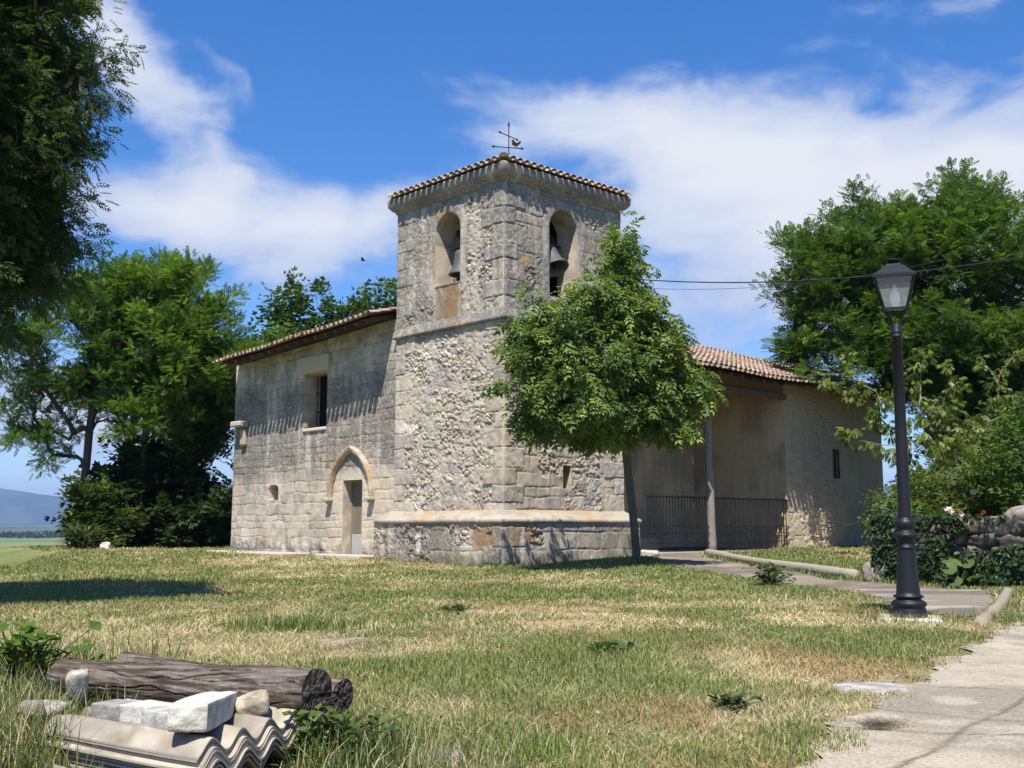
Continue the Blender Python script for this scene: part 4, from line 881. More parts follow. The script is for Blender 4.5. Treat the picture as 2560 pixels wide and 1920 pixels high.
# ash whose crown hangs in from the left
tree('ash_tree', (-8.6, 12.6, zg(-8.6, 12.6)), ax_(-8.6, 12.6, [(.1, 0, 1.2), (.2, 0, 2.4), (.3, .1, 3.8), (.3, .1, 5.5), (.4, .1, 7.5)]),
     [((-5.9, 12.3, 4.75), (.75, .9, .4)), ((-6.5, 12.3, 3.85), (.85, .9, .45)), ((-6.6, 10.7, 6.6), (1.1, 1.0, 1.1)), ((-6.9, 10.4, 8.2), (1.2, 1.1, 1.1)), ((-5.85, 12.3, 5.75), (.85, 1.2, .85)), ((-6.15, 12.3, 4.85), (1.05, 1.1, .45)), ((-6.2, 12.4, 7.8), (1.15, 1.5, 1.2)), ((-6.7, 12.3, 6.6), (1.4, 1.6, 1.2)), ((-7.5, 12.6, 8.3), (1.9, 2.6, 2.4)), ((-6.75, 12.5, 7.9), (.95, 1.6, 1.0)), ((-6.65, 12.5, 6.6), (1.2, 2.0, 1.1)), ((-6.6, 12.4, 5.3), (1.3, 2.0, .95)), ((-8.0, 12.8, 5.6), (2.0, 2.2, 1.6)), ((-6.9, 12.3, 4.2), (.95, 1.2, .55)), ((-5.55, 12.3, 5.5), (.5, .8, .45)), ((-5.9, 12.3, 6.1), (.6, .9, .5)), ((-9, 12.6, 9), (2.6, 2.6, 2.3))],
     1080, 11, ASHN, 60, .145, .26, [(.046, .080, .022), (.060, .10, .026), (.12, .16, .05)], 'big dark ash tree hanging into the top left of the picture', bark=(.16, .14, .11), rmax=.24, along=.28, extra=[(-4.95, 12.3, 6.75), (-5.0, 12.2, 6.6), (-5.1, 12.3, 6.85), (-4.85, 12.3, 6.95), (-4.7, 12.3, 7.05)], up=.1, droop=.3, sub=1, gap=.04)
# trees on the bank left of the church
tree('ash_tree', (-16.1, 41, zg(-16.1, 41)), ax_(-16.1, 41, [(.05, 0, 1.4), (.25, 0, 3), (.3, 0, 4.4), (.5, 0, 6)]),
     [((-16.4, 41, 8.7), (2.9, 2.8, 2.3)), ((-17.6, 41, 7.0), (1.9, 2, .9)), ((-17.2, 40.6, 5.0), (1.3, 1.2, .45)), ((-15, 40.8, 9.6), (1.9, 2, 1.7)), ((-18.6, 41, 6.6), (.9, 1, .4)), ((-17.2, 40.5, 5.4), (1.5, 1.2, .6)), ((-16.4, 40.4, 4.1), (1.2, 1.0, .6)), ((-15.2, 40.6, 5.6), (1.0, 1.0, .8)), ((-15, 41, 7.0), (1.5, 2, 1.0))],
     370, 12, ROBI, 62, .27, .40, G_ASH, 'slender ash tree with bare lower stem, leftmost tree standing on the bank', group='trees on the bank beside the church', rmax=.15, tip=.014, bark=(.10, .085, .07), sub=0)
tree('ash_tree', (-13.75, 41, zg(-13.75, 41)), ax_(-13.75, 41, [(.0, 0, 2), (.05, 0, 4), (.1, 0, 5.4), (.4, 0, 7)]),
     [((-12.4, 40.8, 9.2), (1.9, 2.4, 2.5)), ((-11.7, 40.4, 7.6), (2.1, 2.0, 1.3)), ((-13.6, 40.6, 10.5), (1.2, 1.5, 1.4)), ((-11.6, 40.5, 6.1), (1.5, 1.5, .7)), ((-13.2, 40.3, 5.6), (1.4, 1.2, .8))],
     310, 13, ROBI, 84, .28, .40, [(.085, .16, .020), (.12, .21, .026), (.22, .31, .038)], 'bright green ash tree with pale straight stem at the left end of the nave', group='trees on the bank beside the church', rmax=.13, tip=.014, bark=(.20, .17, .12), sub=0)
tree('ash_tree', (-14.9, 43, zg(-14.9, 43)), ax_(-14.9, 43, [(.1, 0, 2), (-.1, 0, 4), (.3, 0, 6.2)]),
     [((-14.6, 43, 9.4), (2.4, 2.2, 2.3)), ((-13.4, 43, 7.6), (2.0, 2, 1.5)), ((-15.6, 42.6, 7.2), (1.8, 1.6, 1.1)), ((-13.6, 42.6, 5), (1.5, 1.4, .8))],
     170, 14, ROBI, 64, .30, .44, G_DK, 'dark forked tree standing behind the other two on the bank', group='trees on the bank beside the church', rmax=.17, tip=.014, sub=1)
for i, (bx, by, bl, lab, n_, cols) in enumerate([
    (-13.6, 42.3, [((-13.9, 42, 2.9), (1.8, 1.4, 1.6)), ((-15.0, 41.9, 2.3), (1.1, 1.2, 1.1)), ((-13.3, 41.8, 1.8), (1.8, 1.2, 1.0))], 'dark leafy bush filling the space under the bank trees', 120, [(.02, .042, .012), (.03, .06, .014), (.06, .085, .02)]),
    (-11.0, 41.4, [((-11.7, 41.4, 1.8), (.8, .9, .8)), ((-11.0, 41.2, 1.25), (.8, .8, .4))], 'low dark bush tight against the end of the nave', 60, [(.02, .042, .012), (.03, .06, .014), (.05, .08, .02)])]):
    tree('bush', (bx, by, zg(bx, by)), ax_(bx, by, [(0, 0, .5), (0, 0, 1.0)]), bl, n_, 30 + i, BROAD, 46, .34, .42, cols, lab, cat='bush', rmax=.06, tip=.008, up=.1)
tree('elder_bush', (-15.35, 40.2, zg(-15.35, 40.2)), ax_(-15.35, 40.2, [(0, 0, .5), (0, 0, 1.4)]), [((-15.3, 40.1, 2.3), (.65, .5, .55)), ((-14.6, 40.1, 1.9), (.7, .5, .4))], 22, 36, BROAD, 26, .30, .3, [(.05, .085, .02), (.07, .12, .025), (.22, .24, .07)], 'pale yellowish blossoming bush at the foot of the leftmost bank tree', cat='bush', rmax=.05, tip=.008)
# tree behind the nave
shoots = [(-9.9, 45, 10.6), (-9.2, 45, 11.2), (-8.9, 45, 10.5), (-8.2, 45, 11.1), (-7.5, 45.2, 10.3), (-6.8, 45, 10.4), (-6.2, 45, 10.7), (-5.6, 45, 10.9), (-5.0, 45.2, 11.1), (-6.0, 45, 9.8), (-4.7, 45, 10.1)]
tree('broadleaf_tree', (-8.6, 46, zg(-8.6, 46)), ax_(-8.6, 46, [(0, 0, 2), (.1, 0, 4), (0, -.3, 6)]),
     [((-9.0, 45.4, 8.0), (1.7, 2, 1.3)), ((-7.2, 45.4, 8.2), (2.1, 2, 1.2)), ((-11.4, 44.6, 7.6), (1.1, 1.2, 1.1)), ((-11.6, 43.2, 6.2), (1.3, 1.2, 1.7)), ((-11.9, 42.8, 4.2), (.8, .8, .7)), ((-5.6, 45.4, 9.4), (.9, 1, .7))],
     240, 15, BROAD, 30, .32, .38, G_BR, 'broad-leaved tree rising behind the nave roof with upright shoots', rmax=.25, along=.55, up=.6, gap=.1, sub=1, extra=shoots + [(a + .35, b, c - .7) for a, b, c in shoots] + [(a - .2, b, c - 1.3) for a, b, c in shoots], flat=.8)
# walnut in front of the tower
wb_ = (2.95, 26.3, zg(2.95, 26.3))
nw = lambda p: (p[0] * .932, p[1] * .932, EYE + (p[2] - EYE) * .932)
nb = lambda L: [(nw(c), tuple(np.array(r0) * .80)) for c, r0 in L]
WT = ax_(2.95, 26.3, [(-.03, -.05, .5), (-.1, -.18, 1.2), (-.22, -.4, 2.1), (-.34, -.7, 3.0), (-.38, -.95, 4.2), (-.36, -1.1, 5.6), (-.36, -1.2, 7.2)])
tree('walnut_tree', wb_, WT,
     [((c[0] * .985, c[1] - .42, c[2]), q) for c, q in [((1.95, 24.6, 5.4), (1.5, 1.0, 1.35)), ((.85, 23.5, 5.55), (.75, .75, .8)), ((1.1, 23.6, 4.5), (.95, .9, .8)), ((3.2, 25.0, 5.0), (.85, .95, .95)), ((2.1, 24.5, 3.9), (.8, .8, .4)), ((3.2, 25.0, 6.0), (.7, .75, .65)), ((.55, 23.4, 5.05), (.42, .6, .6)), ((3.1, 25.1, 4.15), (.75, .8, .5)), ((2.55, 25.2, 7.3), (.36, .4, .9)), ((1.6, 24.3, 6.45), (.85, .8, .45)), ((.9, 23.5, 4.0), (.5, .6, .35)), ((2.5, 25.1, 6.9), (.55, .5, .5)), ((3.75, 25.1, 4.75), (.5, .7, .4))]],
     380, 16, WAL, 17, .23, .26, G_WAL, 'walnut tree with leaning whitewashed trunk in front of the bell tower', cat='tree', rmax=.10, tip=.0085, along=.20, up=.2, droop=.75, leafmat=M_GLOSSLEAF, bark=(.125, .11, .085), extra=[nw(q) for q in [(2.85, 27, 8.75), (2.82, 27, 9.0), (2.8, 27, 8.4), (-.3, 26.1, 5.0), (4.8, 27, 4.9), (4.6, 27, 5.1)]], sub=1, gap=.08)
# big tree at the right, over the end of the annex
bk = lambda L: [((c[0] * 1.035, c[1] * 1.035, EYE + (c[2] - EYE) * 1.035), r0) for c, r0 in L]
tree('ash_tree', (15.0, 36.5, zg(15.0, 36.5)), ax_(15.0, 36.5, [(0, 0, 2), (.1, 0, 3.6), (.2, 0, 5.6), (.3, 0, 8.2)]),
     bk([((14.6, 35, 10.0), (2.5, 3, 2.2)), ((14.9, 35, 12.0), (1.0, 1.4, 1.0)), ((11.6, 34.6, 10.2), (1.8, 2.2, 1.7)), ((10.0, 34.3, 9.0), (1.4, 1.8, 1.3)), ((10.0, 34, 7.0), (1.5, 1.9, 1.1)), ((12.3, 34.2, 7.6), (2.0, 2.3, 1.4)), ((17.5, 35, 8.9), (2.2, 3, 2.0)), ((15.5, 34.4, 7.0), (2.6, 2.6, 1.4)), ((9.3, 34, 10.6), (.5, .7, .8)), ((17.5, 34, 5.0), (2.0, 2, 1.2)), ((13.9, 34.6, 6.1), (1.7, 1.5, .9)), ((15.9, 34.2, 5.0), (2.0, 1.7, 1.2)), ((14.6, 34.4, 3.8), (1.5, 1.2, .8)), ((13.0, 35, 11.0), (1.1, 1.5, 1.0))]),
     880, 17, ASH, 62, .28, .40, [(.060, .12, .020), (.085, .16, .024), (.17, .26, .038)], 'tall full ash tree overhanging the right end of the church', rmax=.36, tip=.012, bark=(.08, .07, .055), sub=1, gap=.32)
# young cherry with hanging leaves
tree('cherry_tree', (11.35, 30, zg(11.35, 30)), ax_(11.35, 30, [(-.03, 0, .5), (0, 0, 1.0), (.05, 0, 1.5)]),
     [((10.6, 29.8, 4.3), (1.3, 1.0, 1.0)), ((12.6, 29.9, 4.5), (1.2, 1.0, 1.0)), ((11.6, 29.9, 3.1), (1.5, 1, .7))], 60, 18, CHER, 16, .17, .19, [(.13, .18, .035), (.18, .235, .045), (.27, .30, .065)], 'young cherry tree with drooping yellowish leaves behind the ivy wall', rmax=.07, tip=.010, along=.30, up=.1, droop=.75, leafmat=M_GLOSSLEAF, bark=(.24, .2, .16),
     extra=[(8.75, 29.8, 5.5), (9.3, 29.8, 5.3), (9.25, 29.8, 6.1), (9.7, 29.9, 5.4), (10.0, 29.7, 4.9), (9.3, 29.8, 3.9), (11.3, 29.9, 6.1), (11.2, 29.9, 5.5), (11.9, 29.9, 5.9), (12.2, 29.9, 5.2), (13.6, 29.9, 6.0), (13.3, 29.9, 5.5), (13.0, 29.9, 5.0), (12.9, 29.9, 6.1), (13.9, 30, 6.3)], flat=1.0, sub=1)
# shrubs in the garden behind the wall
for i, (x, y, bl, lab, cols, pr, sz, nt) in enumerate([
    (9.6, 20.2, [((9.7, 20.2, 2.6), (1.0, .9, 1.1)), ((10.2, 20, 1.7), (1.0, .8, .8))], 'bright green garden shrub at the right edge behind the dry stones', [(.06, .11, .02), (.085, .15, .025), (.14, .21, .035)], BROAD, .16, 60),
    (8.6, 22.2, [((8.4, 22.0, 1.75), (1.1, .6, .6)), ((9.3, 22, 2.1), (.7, .6, .6))], 'light green rose bush with pink blooms above the ivy', [(.09, .135, .03), (.12, .17, .04), (.17, .22, .05)], BROAD, .15, 50),
    (9.3, 23.6, [((9.2, 23.4, 1.7), (.7, .6, .5)), ((9.8, 23.6, 2.3), (.5, .5, .6))], 'yellowing shrub between the lamp and the rose bush', [(.09, .11, .025), (.13, .14, .03), (.22, .15, .03)], BROAD, .17, 36),
    (16.2, 33, [((15.6, 32.5, 3.2), (2.2, 1.4, 1.7)), ((13.2, 33, 2.0), (1.6, 1, 1.0)), ((17.6, 32, 3.6), (1.8, 1.4, 1.6))], 'dense green garden shrub below the big right tree', [(.03, .06, .016), (.045, .085, .02), (.08, .13, .03)], BROAD, .26, 130)]):
    tree('garden_shrub', (x, y, zg(x, y)), ax_(x, y, [(0, 0, .4), (0, 0, .9)]), bl, nt, 50 + i, pr, 30, sz, .26 if sz < .2 else .42, cols, lab, cat='shrub', rmax=.04, tip=.006)
r_ = np.random.default_rng(61)
PET = (np.concatenate([np.array(leaflet((0, 0, 0), a, 1, .42, droop=-.5 - .2 * (a > 6))) for a in np.linspace(0, 6.28, 7)]), np.arange(28).reshape(-1, 4))
for (x, y, z, s_, c_, lab) in [(8.25, 20.9, 1.87, .085, (.75, .62, .62), 'large pale pink rose beside the lamp column above the ivy'), (8.47, 20.9, 1.83, .06, (.75, .5, .52), 'small pale pink rose just right of the large one'), (8.63, 20.5, 1.78, .05, (.75, .33, .33), 'pink rose low above the ivy near the dry stones'), (8.73, 20.5, 1.84, .05, (.75, .22, .16), 'salmon red rose nearest the dry stones'), (8.87, 21.2, 2.25, .05, (.75, .6, .62), 'single pale rose highest above the ivy wall')]:
    m = MB(); n = 5; scatter(m, PET, np.zeros((n, 3)) + r_.normal(0, s_ * .25, (n, 3)), r_.normal(0, 1, (n, 3)) + (0, -.6, 0), np.array([[0, -.6, .8]] * n) + r_.normal(0, .5, (n, 3)), np.full(n, s_), np.array([c_] * n) * r_.uniform(.85, 1.1, (n, 1)))
    o = m.build('rose_bloom', M_PETAL, loc=(x, y, z)); tag(o, lab, 'rose', 'roses above the ivy wall')

# ------------------------------------------------------------------ dry stone wall with ivy
def stone_shape(size, seed, n=22):
    """angular stone: a radial shape cut by random planes, then roughened"""
    r = np.random.default_rng(seed); u = np.linspace(0.001, np.pi - .001, n)[:, None]; v = np.linspace(0, 2 * np.pi, 2 * n)[None]
    D = np.stack([np.sin(u) * np.cos(v), np.sin(u) * np.sin(v), np.cos(u) + 0 * v], -1)
    pl = np.concatenate([np.array([[1, 0, 0], [-1, 0, 0], [0, 1, 0], [0, -1, 0], [0, 0, 1], [0, 0, -1.]]) + r.normal(0, .13, (6, 3)), r.normal(0, 1, (9, 3))]); pl /= np.linalg.norm(pl, axis=1)[:, None]
    off = np.concatenate([r.uniform(.86, 1.0, 6), r.uniform(1.0, 1.28, 9)]); q = np.maximum(D @ pl.T, .02) / off; R_ = (q ** 14).sum(-1) ** (-1 / 14.)
    P = D * R_[..., None]; f = 1 + (fbm(P[..., 0] * 3 + 7 + P[..., 2] * 1.7, P[..., 1] * 3 + P[..., 2] * 2.3, 4, seed) - .5) * .16; P = P * f[..., None] * np.array(size) / 2
    c = fbm(P[..., 0] * 9 + 3, P[..., 1] * 9 + P[..., 2] * 8, 4, seed + 2); return P, c
def add_stone(mb, c, size, seed, col, rz=0, rx=0):
    P, n = stone_shape(size, seed); R = np.array(Matrix.Rotation(rz, 3, 'Z') @ Matrix.Rotation(rx, 3, 'X')); P = P @ R.T + np.array(c)
    cc = cmix(np.broadcast_to(np.array(col), P.shape), np.array(col) * .5, ss(.45, .65, n)); cc = cmix(cc, (.45, .43, .38), ss(.66, .74, n) * .6); mb.grid(P, cc)
WA = np.array([6.5, 19.6]); WB = np.array([8.9, 16.3]); wd = (WB - WA) / np.linalg.norm(WB - WA); wL = np.linalg.norm(WB - WA); wn = np.array([wd[1], -wd[0]]); wn = wn if wn[1] < 0 else -wn
r_ = np.random.default_rng(71); m = MB(); sw_rz = math.atan2(wd[1], wd[0])
zz_ = .45; row_ = 0
while zz_ < 1.55:
    h_ = r_.uniform(.13, .27); t_ = -.05
    while t_ < wL + .4:
        l_ = r_.uniform(.25, .55) * (1.3 if t_ > wL * .4 else 1); p = WA + wd * (t_ + l_ / 2)
        if zz_ < 1.55 or t_ > wL * .42: add_stone(m, (p[0], p[1], zz_ + h_ / 2), (l_ * 1.12, .52, h_ * 1.16), int(r_.integers(9999)), np.array([.155, .135, .11]) * r_.uniform(.6, 1.35), sw_rz + r_.normal(0, .05), r_.normal(0, .05))
        t_ += l_
    zz_ += h_
p = WA + wd * (wL * .56); add_stone(m, (p[0], p[1], 1.58), (.75, .5, .30), 5, (.24, .22, .2), sw_rz); p = WA + wd * (wL * .66); add_stone(m, (p[0], p[1], 1.72), (.62, .55, .42), 6, (.27, .23, .19), sw_rz, .2); add_stone(m, (p[0] - .4, p[1] + .5, 1.62), (.3, .3, .2), 8, (.4, .38, .33), .3)
add_stone(m, (6.42, 19.4, .78), (.5, .5, .5), 9, (.30, .26, .21), sw_rz)
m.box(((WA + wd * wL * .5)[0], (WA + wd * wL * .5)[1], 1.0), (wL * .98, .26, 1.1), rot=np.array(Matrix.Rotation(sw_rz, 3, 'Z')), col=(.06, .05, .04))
tag(m.build('dry_stone_wall', M_STONE, smooth=True), 'low dry stone wall of rough grey boulders behind the lamp', 'wall')
n = 6500; t_ = r_.uniform(.02, .70, n) * wL; zz_ = .62 + 1.18 * r_.random(n); topk = r_.random(n) < .26; 
hole = fbm(t_ * 2.2, zz_ * 2.2, 3, 72) - .40 * ss(.42, .56, t_ / wL) * ss(1.15, 1.45, zz_) - .16 * ss(.5, .68, t_ / wL); ok = (hole > .36) & ~((zz_ < .95) & (t_ < .15)); t_, zz_, topk = t_[ok], zz_[ok], topk[ok]; n = len(t_)
bul = .30 + .22 * fbm(t_ * 2, zz_ * 2, 3, 73); offw = np.where(topk, r_.uniform(-.35, .35, n), bul); zz_ = np.where(topk, 1.62 + .22 * fbm(t_ * 3, t_ * 0, 3, 74) + r_.uniform(-.05, .06, n), zz_)
pos = np.stack([WA[0] + wd[0] * t_ + wn[0] * offw, WA[1] + wd[1] * t_ + wn[1] * offw, zz_], 1)
nr = np.where(topk[:, None], np.array([0, -.2, 1.]), np.append(wn, .45)) + r_.normal(0, .38, (n, 3)); dr = np.array([0, 0, -1.]) + r_.normal(0, .55, (n, 3)) + np.append(wn, 0) * .3
c = cmix(np.broadcast_to(np.array([.022, .045, .014]), (n, 3)), (.05, .085, .025), r_.random(n) ** 2); m = MB(); scatter(m, IVYL, pos, dr, nr, r_.uniform(.06, .105, n), c)
tag(m.build('ivy', M_GLOSSLEAF), 'dark glossy ivy covering the left half of the dry stone wall', 'ivy')
# broad leaves of a plant at the wall foot
plant = MB(); LEAFDISC = (np.array([(0, 0, 0), (.5, .25, .1), (.55, .7, .05), (.2, 1.0, 0), (-.2, 1.0, 0), (-.55, .7, .05), (-.5, .25, .1), (0, .5, -.02)], float), np.array([[0, 1, 2, 7], [7, 2, 3, 4], [7, 4, 5, 6], [0, 7, 6, 6]]))
LEAFDISC = (LEAFDISC[0], np.array([[0, 1, 2, 7], [7, 2, 3, 4], [7, 4, 5, 6]])); nn = 9; scatter(plant, LEAFDISC, np.stack([r_.uniform(-.28, .28, nn), r_.uniform(-.1, .1, nn), r_.uniform(.08, .42, nn)], 1), np.stack([r_.normal(0, 1, nn), r_.normal(-.4, .4, nn), r_.uniform(0, .6, nn)], 1), np.array([[0, -.7, .7]] * nn) + r_.normal(0, .2, (nn, 3)), r_.uniform(.16, .24, nn), np.array([(.09, .14, .04)] * nn) * r_.uniform(.8, 1.2, (nn, 1)))
for k_ in range(5): plant.tube([(0, 0, 0), (r_.uniform(-.2, .2), -.05, .3)], .006, 5, col=(.1, .13, .05))
tag(plant.build('mallow_plant', M_LEAF, loc=(7.05, 17.7, zg(7.05, 17.7) + .05)), 'pale plant with big round leaves at the foot of the ivy wall', 'plant')

# ------------------------------------------------------------------ border poles beside the path
def pole(name, pts, rad, label, col, seed, group):
    P = np.array(pts, float); t = np.linspace(0, 1, 40); Q = np.stack([np.interp(t, np.linspace(0, 1, len(P)), P[:, i]) for i in range(3)], 1)
    Q[1:-1] = (Q[:-2] + Q[1:-1] * 2 + Q[2:]) / 4; m = MB(); m.tube(Q - Q[0], rad * (1 + .06 * np.sin(t * 9)), 12, col=col, noise=.10, seed=seed); o = m.build(name, M_WOOD, smooth=True, loc=tuple(Q[0])); tag(o, label, 'log', group)
GP = 'weathered poles edging the path'
pole('border_log', [(5.35, 30.4, zg(5.35, 30.4) + .16), (5.45, 27.5, zg(5.45, 27.5) + .14), (5.75, 24, zg(5.75, 24) + .15), (6.2, 20.2, zg(6.2, 20.2) + .15)], .10, 'long grey round pole edging the bright grass by the porch', (.27, .25, .20), 81, GP)
pole('border_log', [(4.40, 10.55, zg(4.4, 10.55) + .07), (5.5, 12.6, zg(5.5, 12.6) + .09), (6.75, 15.2, zg(6.75, 15.2) + .08)], .068, 'short pale pole between the lamp and the concrete road', (.25, .21, .155), 82, GP)

# ------------------------------------------------------------------ pile of logs, corrugated sheets and blocks
r_ = np.random.default_rng(91); e1 = np.array([-.82, .572]); e2 = np.array([.572, .82]); O0 = np.array([-1.05, 3.60])
pil = lambda a, b, z: np.array([O0[0] + e1[0] * a + e2[0] * b, O0[1] + e1[1] * a + e2[1] * b, z])
PIT = .183
def corr(name, a0, a1, b0, b1, z, tilt, col, label, rot=0.0, ph_=0.0):
    na, nb = 24, 70; A_, B_ = np.meshgrid(np.linspace(a0, a1, na), np.linspace(b0, b1, nb), indexing='ij'); ang = rot; ca, sa = math.cos(ang), math.sin(ang)
    tt_ = (A_ - a0) / (a1 - a0); A_ = A_ + B_ * (.33 * (1 - tt_) + .42 * tt_)
    edge = (fbm(B_ * 9, A_ * 0, 3, int(z * 1e4) % 97) - .5) * .03 * (np.abs(A_ - a0) < .03); A2 = A_ * ca - B_ * sa + edge; B2 = A_ * sa + B_ * ca
    Zt = z + .0265 * np.cos((B_ - .18) / PIT * 2 * np.pi + ph_) + tilt[0] * (A_ - a0) + tilt[1] * B_ + (fbm(A_ * 3, B_ * 3, 3, 95) - .5) * .012
    P = np.stack([O0[0] + e1[0] * A2 + e2[0] * B2, O0[1] + e1[1] * A2 + e2[1] * B2, Zt], -1); n_ = fbm(A_ * 5, B_ * 7, 5, int(z * 1e4) % 89); c = cmix(np.broadcast_to(np.array(col), P.shape), np.array(col) * .62, ss(.45, .7, n_)); c = cmix(c, (.24, .19, .125), ss(.5, .72, fbm(A_ * 4, B_ * 12, 4, 96)) * .6); c = cmix(c, (.13, .12, .07), ss(.58, .72, fbm(A_ * 9 + 3, B_ * 14, 5, 97)) * .55)
    m = MB(); dn = np.array([0, 0, .0072]); m.grid(P, c); m.grid((P - dn)[:, ::-1], c[:, ::-1] * .8)
    for q in (P[0], P[-1], P[:, 0], P[:, -1]): m.grid(np.stack([q, q - dn], 1), np.array(col) * .9)
    o = m.build(name, M_LIME, smooth=True); tag(o, label, 'roof sheet', 'stacked corrugated sheets')
NSH = 12
ORD = ['first', 'second', 'third', 'fourth', 'fifth', 'sixth', 'seventh', 'eighth', 'ninth', 'tenth', 'eleventh', 'twelfth']
for k_ in range(NSH):
    z = .876 - k_ * .0092; a0 = (.0 if k_ == 0 else -.003 * k_ + r_.uniform(-.016, .012)); lab = 'topmost sand coloured corrugated sheet of the pile, blocks lying on it' if k_ == 0 else 'weathered corrugated sheet, %s from the top of the stack' % ORD[k_]
    corr('corrugated_sheet', a0, .84 + r_.uniform(-.08, .06), (.10 if k_ < 2 else .10 + r_.uniform(-.03, .015)), .98, z, (.0, .0), np.array([.36, .325, .265]) * r_.uniform(.82, 1.05) if k_ else (.36, .325, .265), lab, rot=r_.normal(0, .004) if k_ else 0)
corr('corrugated_sheet', .1, .8, -.02, .5, .735, (0, 0), (.36, .33, .28), 'lowest corrugated sheet sticking out towards the viewer', rot=.05)
def log(name, p0, p1, r0, r1, seed, label, split=False):
    """old log: uneven girth, long wandering drying cracks, rough sawn ends"""
    r = np.random.default_rng(seed); n = 150; seg = 170; t = np.linspace(0, 1, n); P = np.array(p0)[None] * (1 - t[:, None]) + np.array(p1)[None] * t[:, None]; P[:, 2] += .010 * np.sin(t * 5 + seed); d = np.array(p1) - np.array(p0); L = np.linalg.norm(d); d /= L; u = np.cross(d, (0, 0, 1)); u /= np.linalg.norm(u); w = np.cross(u, d); a = np.linspace(0, 2 * np.pi, seg + 1)[:-1]
    T, A_ = np.meshgrid(t, a, indexing='ij'); cx = np.cos(A_) * 2.2 + 5; cy = np.sin(A_) * 2.2 + 5
    grain = fbm(cx * 4 + T * L * 6, cy * 4 - T * L * 5, 5, seed); crack = np.zeros(T.shape)
    for k in range(22):
        th = r.uniform(0, 2 * np.pi) + .55 * (fbm(T * r.uniform(2, 4) + k * 7, T * 0 + k, 3, seed + 20) - .5); c0, hl = r.uniform(0, 1), r.uniform(.12, .45); wd_ = r.uniform(.010, .032)
        th = th + .5 * (fbm(T * 9 + k, T * 0 + k * 3, 3, seed + 33) - .5); da = np.angle(np.exp(1j * (A_ - th))); env = ss(1, .6, np.abs(T - c0) / hl); crack = np.maximum(crack, env * np.exp(-(da / wd_) ** 2))
    R = (r0 * (1 - T) + r1 * T) * (1 + (fbm(cx * .5, cy * .5 + T * 1.4, 3, seed + 1) - .5) * .34 + (grain - .5) * .10) - .011 * crack
    for k in range(3):
        kt, ka = r.uniform(.1, .9), r.uniform(0, 6.28); R = R + .010 * np.exp(-((T - kt) * L / .035) ** 2 - (np.angle(np.exp(1j * (A_ - ka))) / .35) ** 2)
    if split: R = R * (1 - .25 * ss(.3, .9, np.sin(A_ + .3)) * ss(.75, .2, T))
    V = P[:, None] + R[..., None] * (np.cos(A_)[..., None] * u + np.sin(A_)[..., None] * w)
    c = cmix(np.broadcast_to(np.array([.10, .077, .058]), V.shape), (.048, .036, .028), ss(.35, .6, grain)); c = cmix(c, (.20, .175, .15), ss(.5, .68, fbm(cx * 1.6 + T * 4, cy * 1.6 + T * 7, 4, seed + 5)) * .55); c = cmix(c, (.26, .24, .20), ss(.70, .75, fbm(cx * 4 + T * 9, cy * 4 + T * 20, 4, seed + 6)) * .6); c = cmix(c, (.012, .009, .007), np.clip(crack * 1.2, 0, 1))
    m = MB(); m.grid(np.concatenate([V, V[:, :1]], 1), np.concatenate([c, c[:, :1]], 1))
    for (ring, ctr, sg) in ((V[-1], P[-1], 1), (V[0], P[0], -1)):
        q = np.linspace(0, 1, 30)[:, None]; X_ = np.cos(a)[None] * q; Y_ = np.sin(a)[None] * q; rough = (fbm(X_ * 5 + 9, Y_ * 5, 4, seed + 9) - .5) * .016 * (1 - q ** 8); ck = np.zeros(X_.shape)
        for k in range(7):
            th = r.uniform(0, 6.28); ck = np.maximum(ck, np.exp(-(np.angle(np.exp(1j * (a[None] - th + .3 * (q - .5)))) * (q + .1) / .03) ** 2) * ss(.15, .4, q))
        G = ctr + (ring[None] - ctr) * q[..., None] + (d * sg)[None, None] * (rough - .012 * ck)[..., None]; ringt = np.sin(q * 46 + 5 * fbm(X_ * 2 + 4, Y_ * 2, 3, seed + 8)) * .5 + .5
        cc = cmix(np.broadcast_to(np.array([.115, .09, .07]), G.shape), (.065, .05, .04), ringt * .7); cc = cmix(cc, (.035, .028, .023), ss(.45, .7, fbm(X_ * 3, Y_ * 3 + 5, 4, seed + 7)) * .8); cc = cmix(cc, (.01, .008, .007), ck)
        m.grid(np.concatenate([G, G[:, :1]], 1), np.concatenate([cc, cc[:, :1]], 1))
    tag(m.build(name, M_BARK, smooth=True), label, 'log', 'old logs on the pile')
E0 = np.array([0, 0, EYE]); sc_ = .554
def near(p): return tuple(E0 + (np.array(p) - E0) * sc_)
log('wooden_log', near((-3.62, 9.05, .41)), near((-1.38, 7.97, .42)), .073, .100, 3, 'thick dark cracked log lying on top of the corrugated sheets')
log('wooden_log', near((-3.35, 9.75, .40)), near((-1.28, 8.55, .32)), .072, .068, 14, 'second split log half hidden behind the front log', split=True)
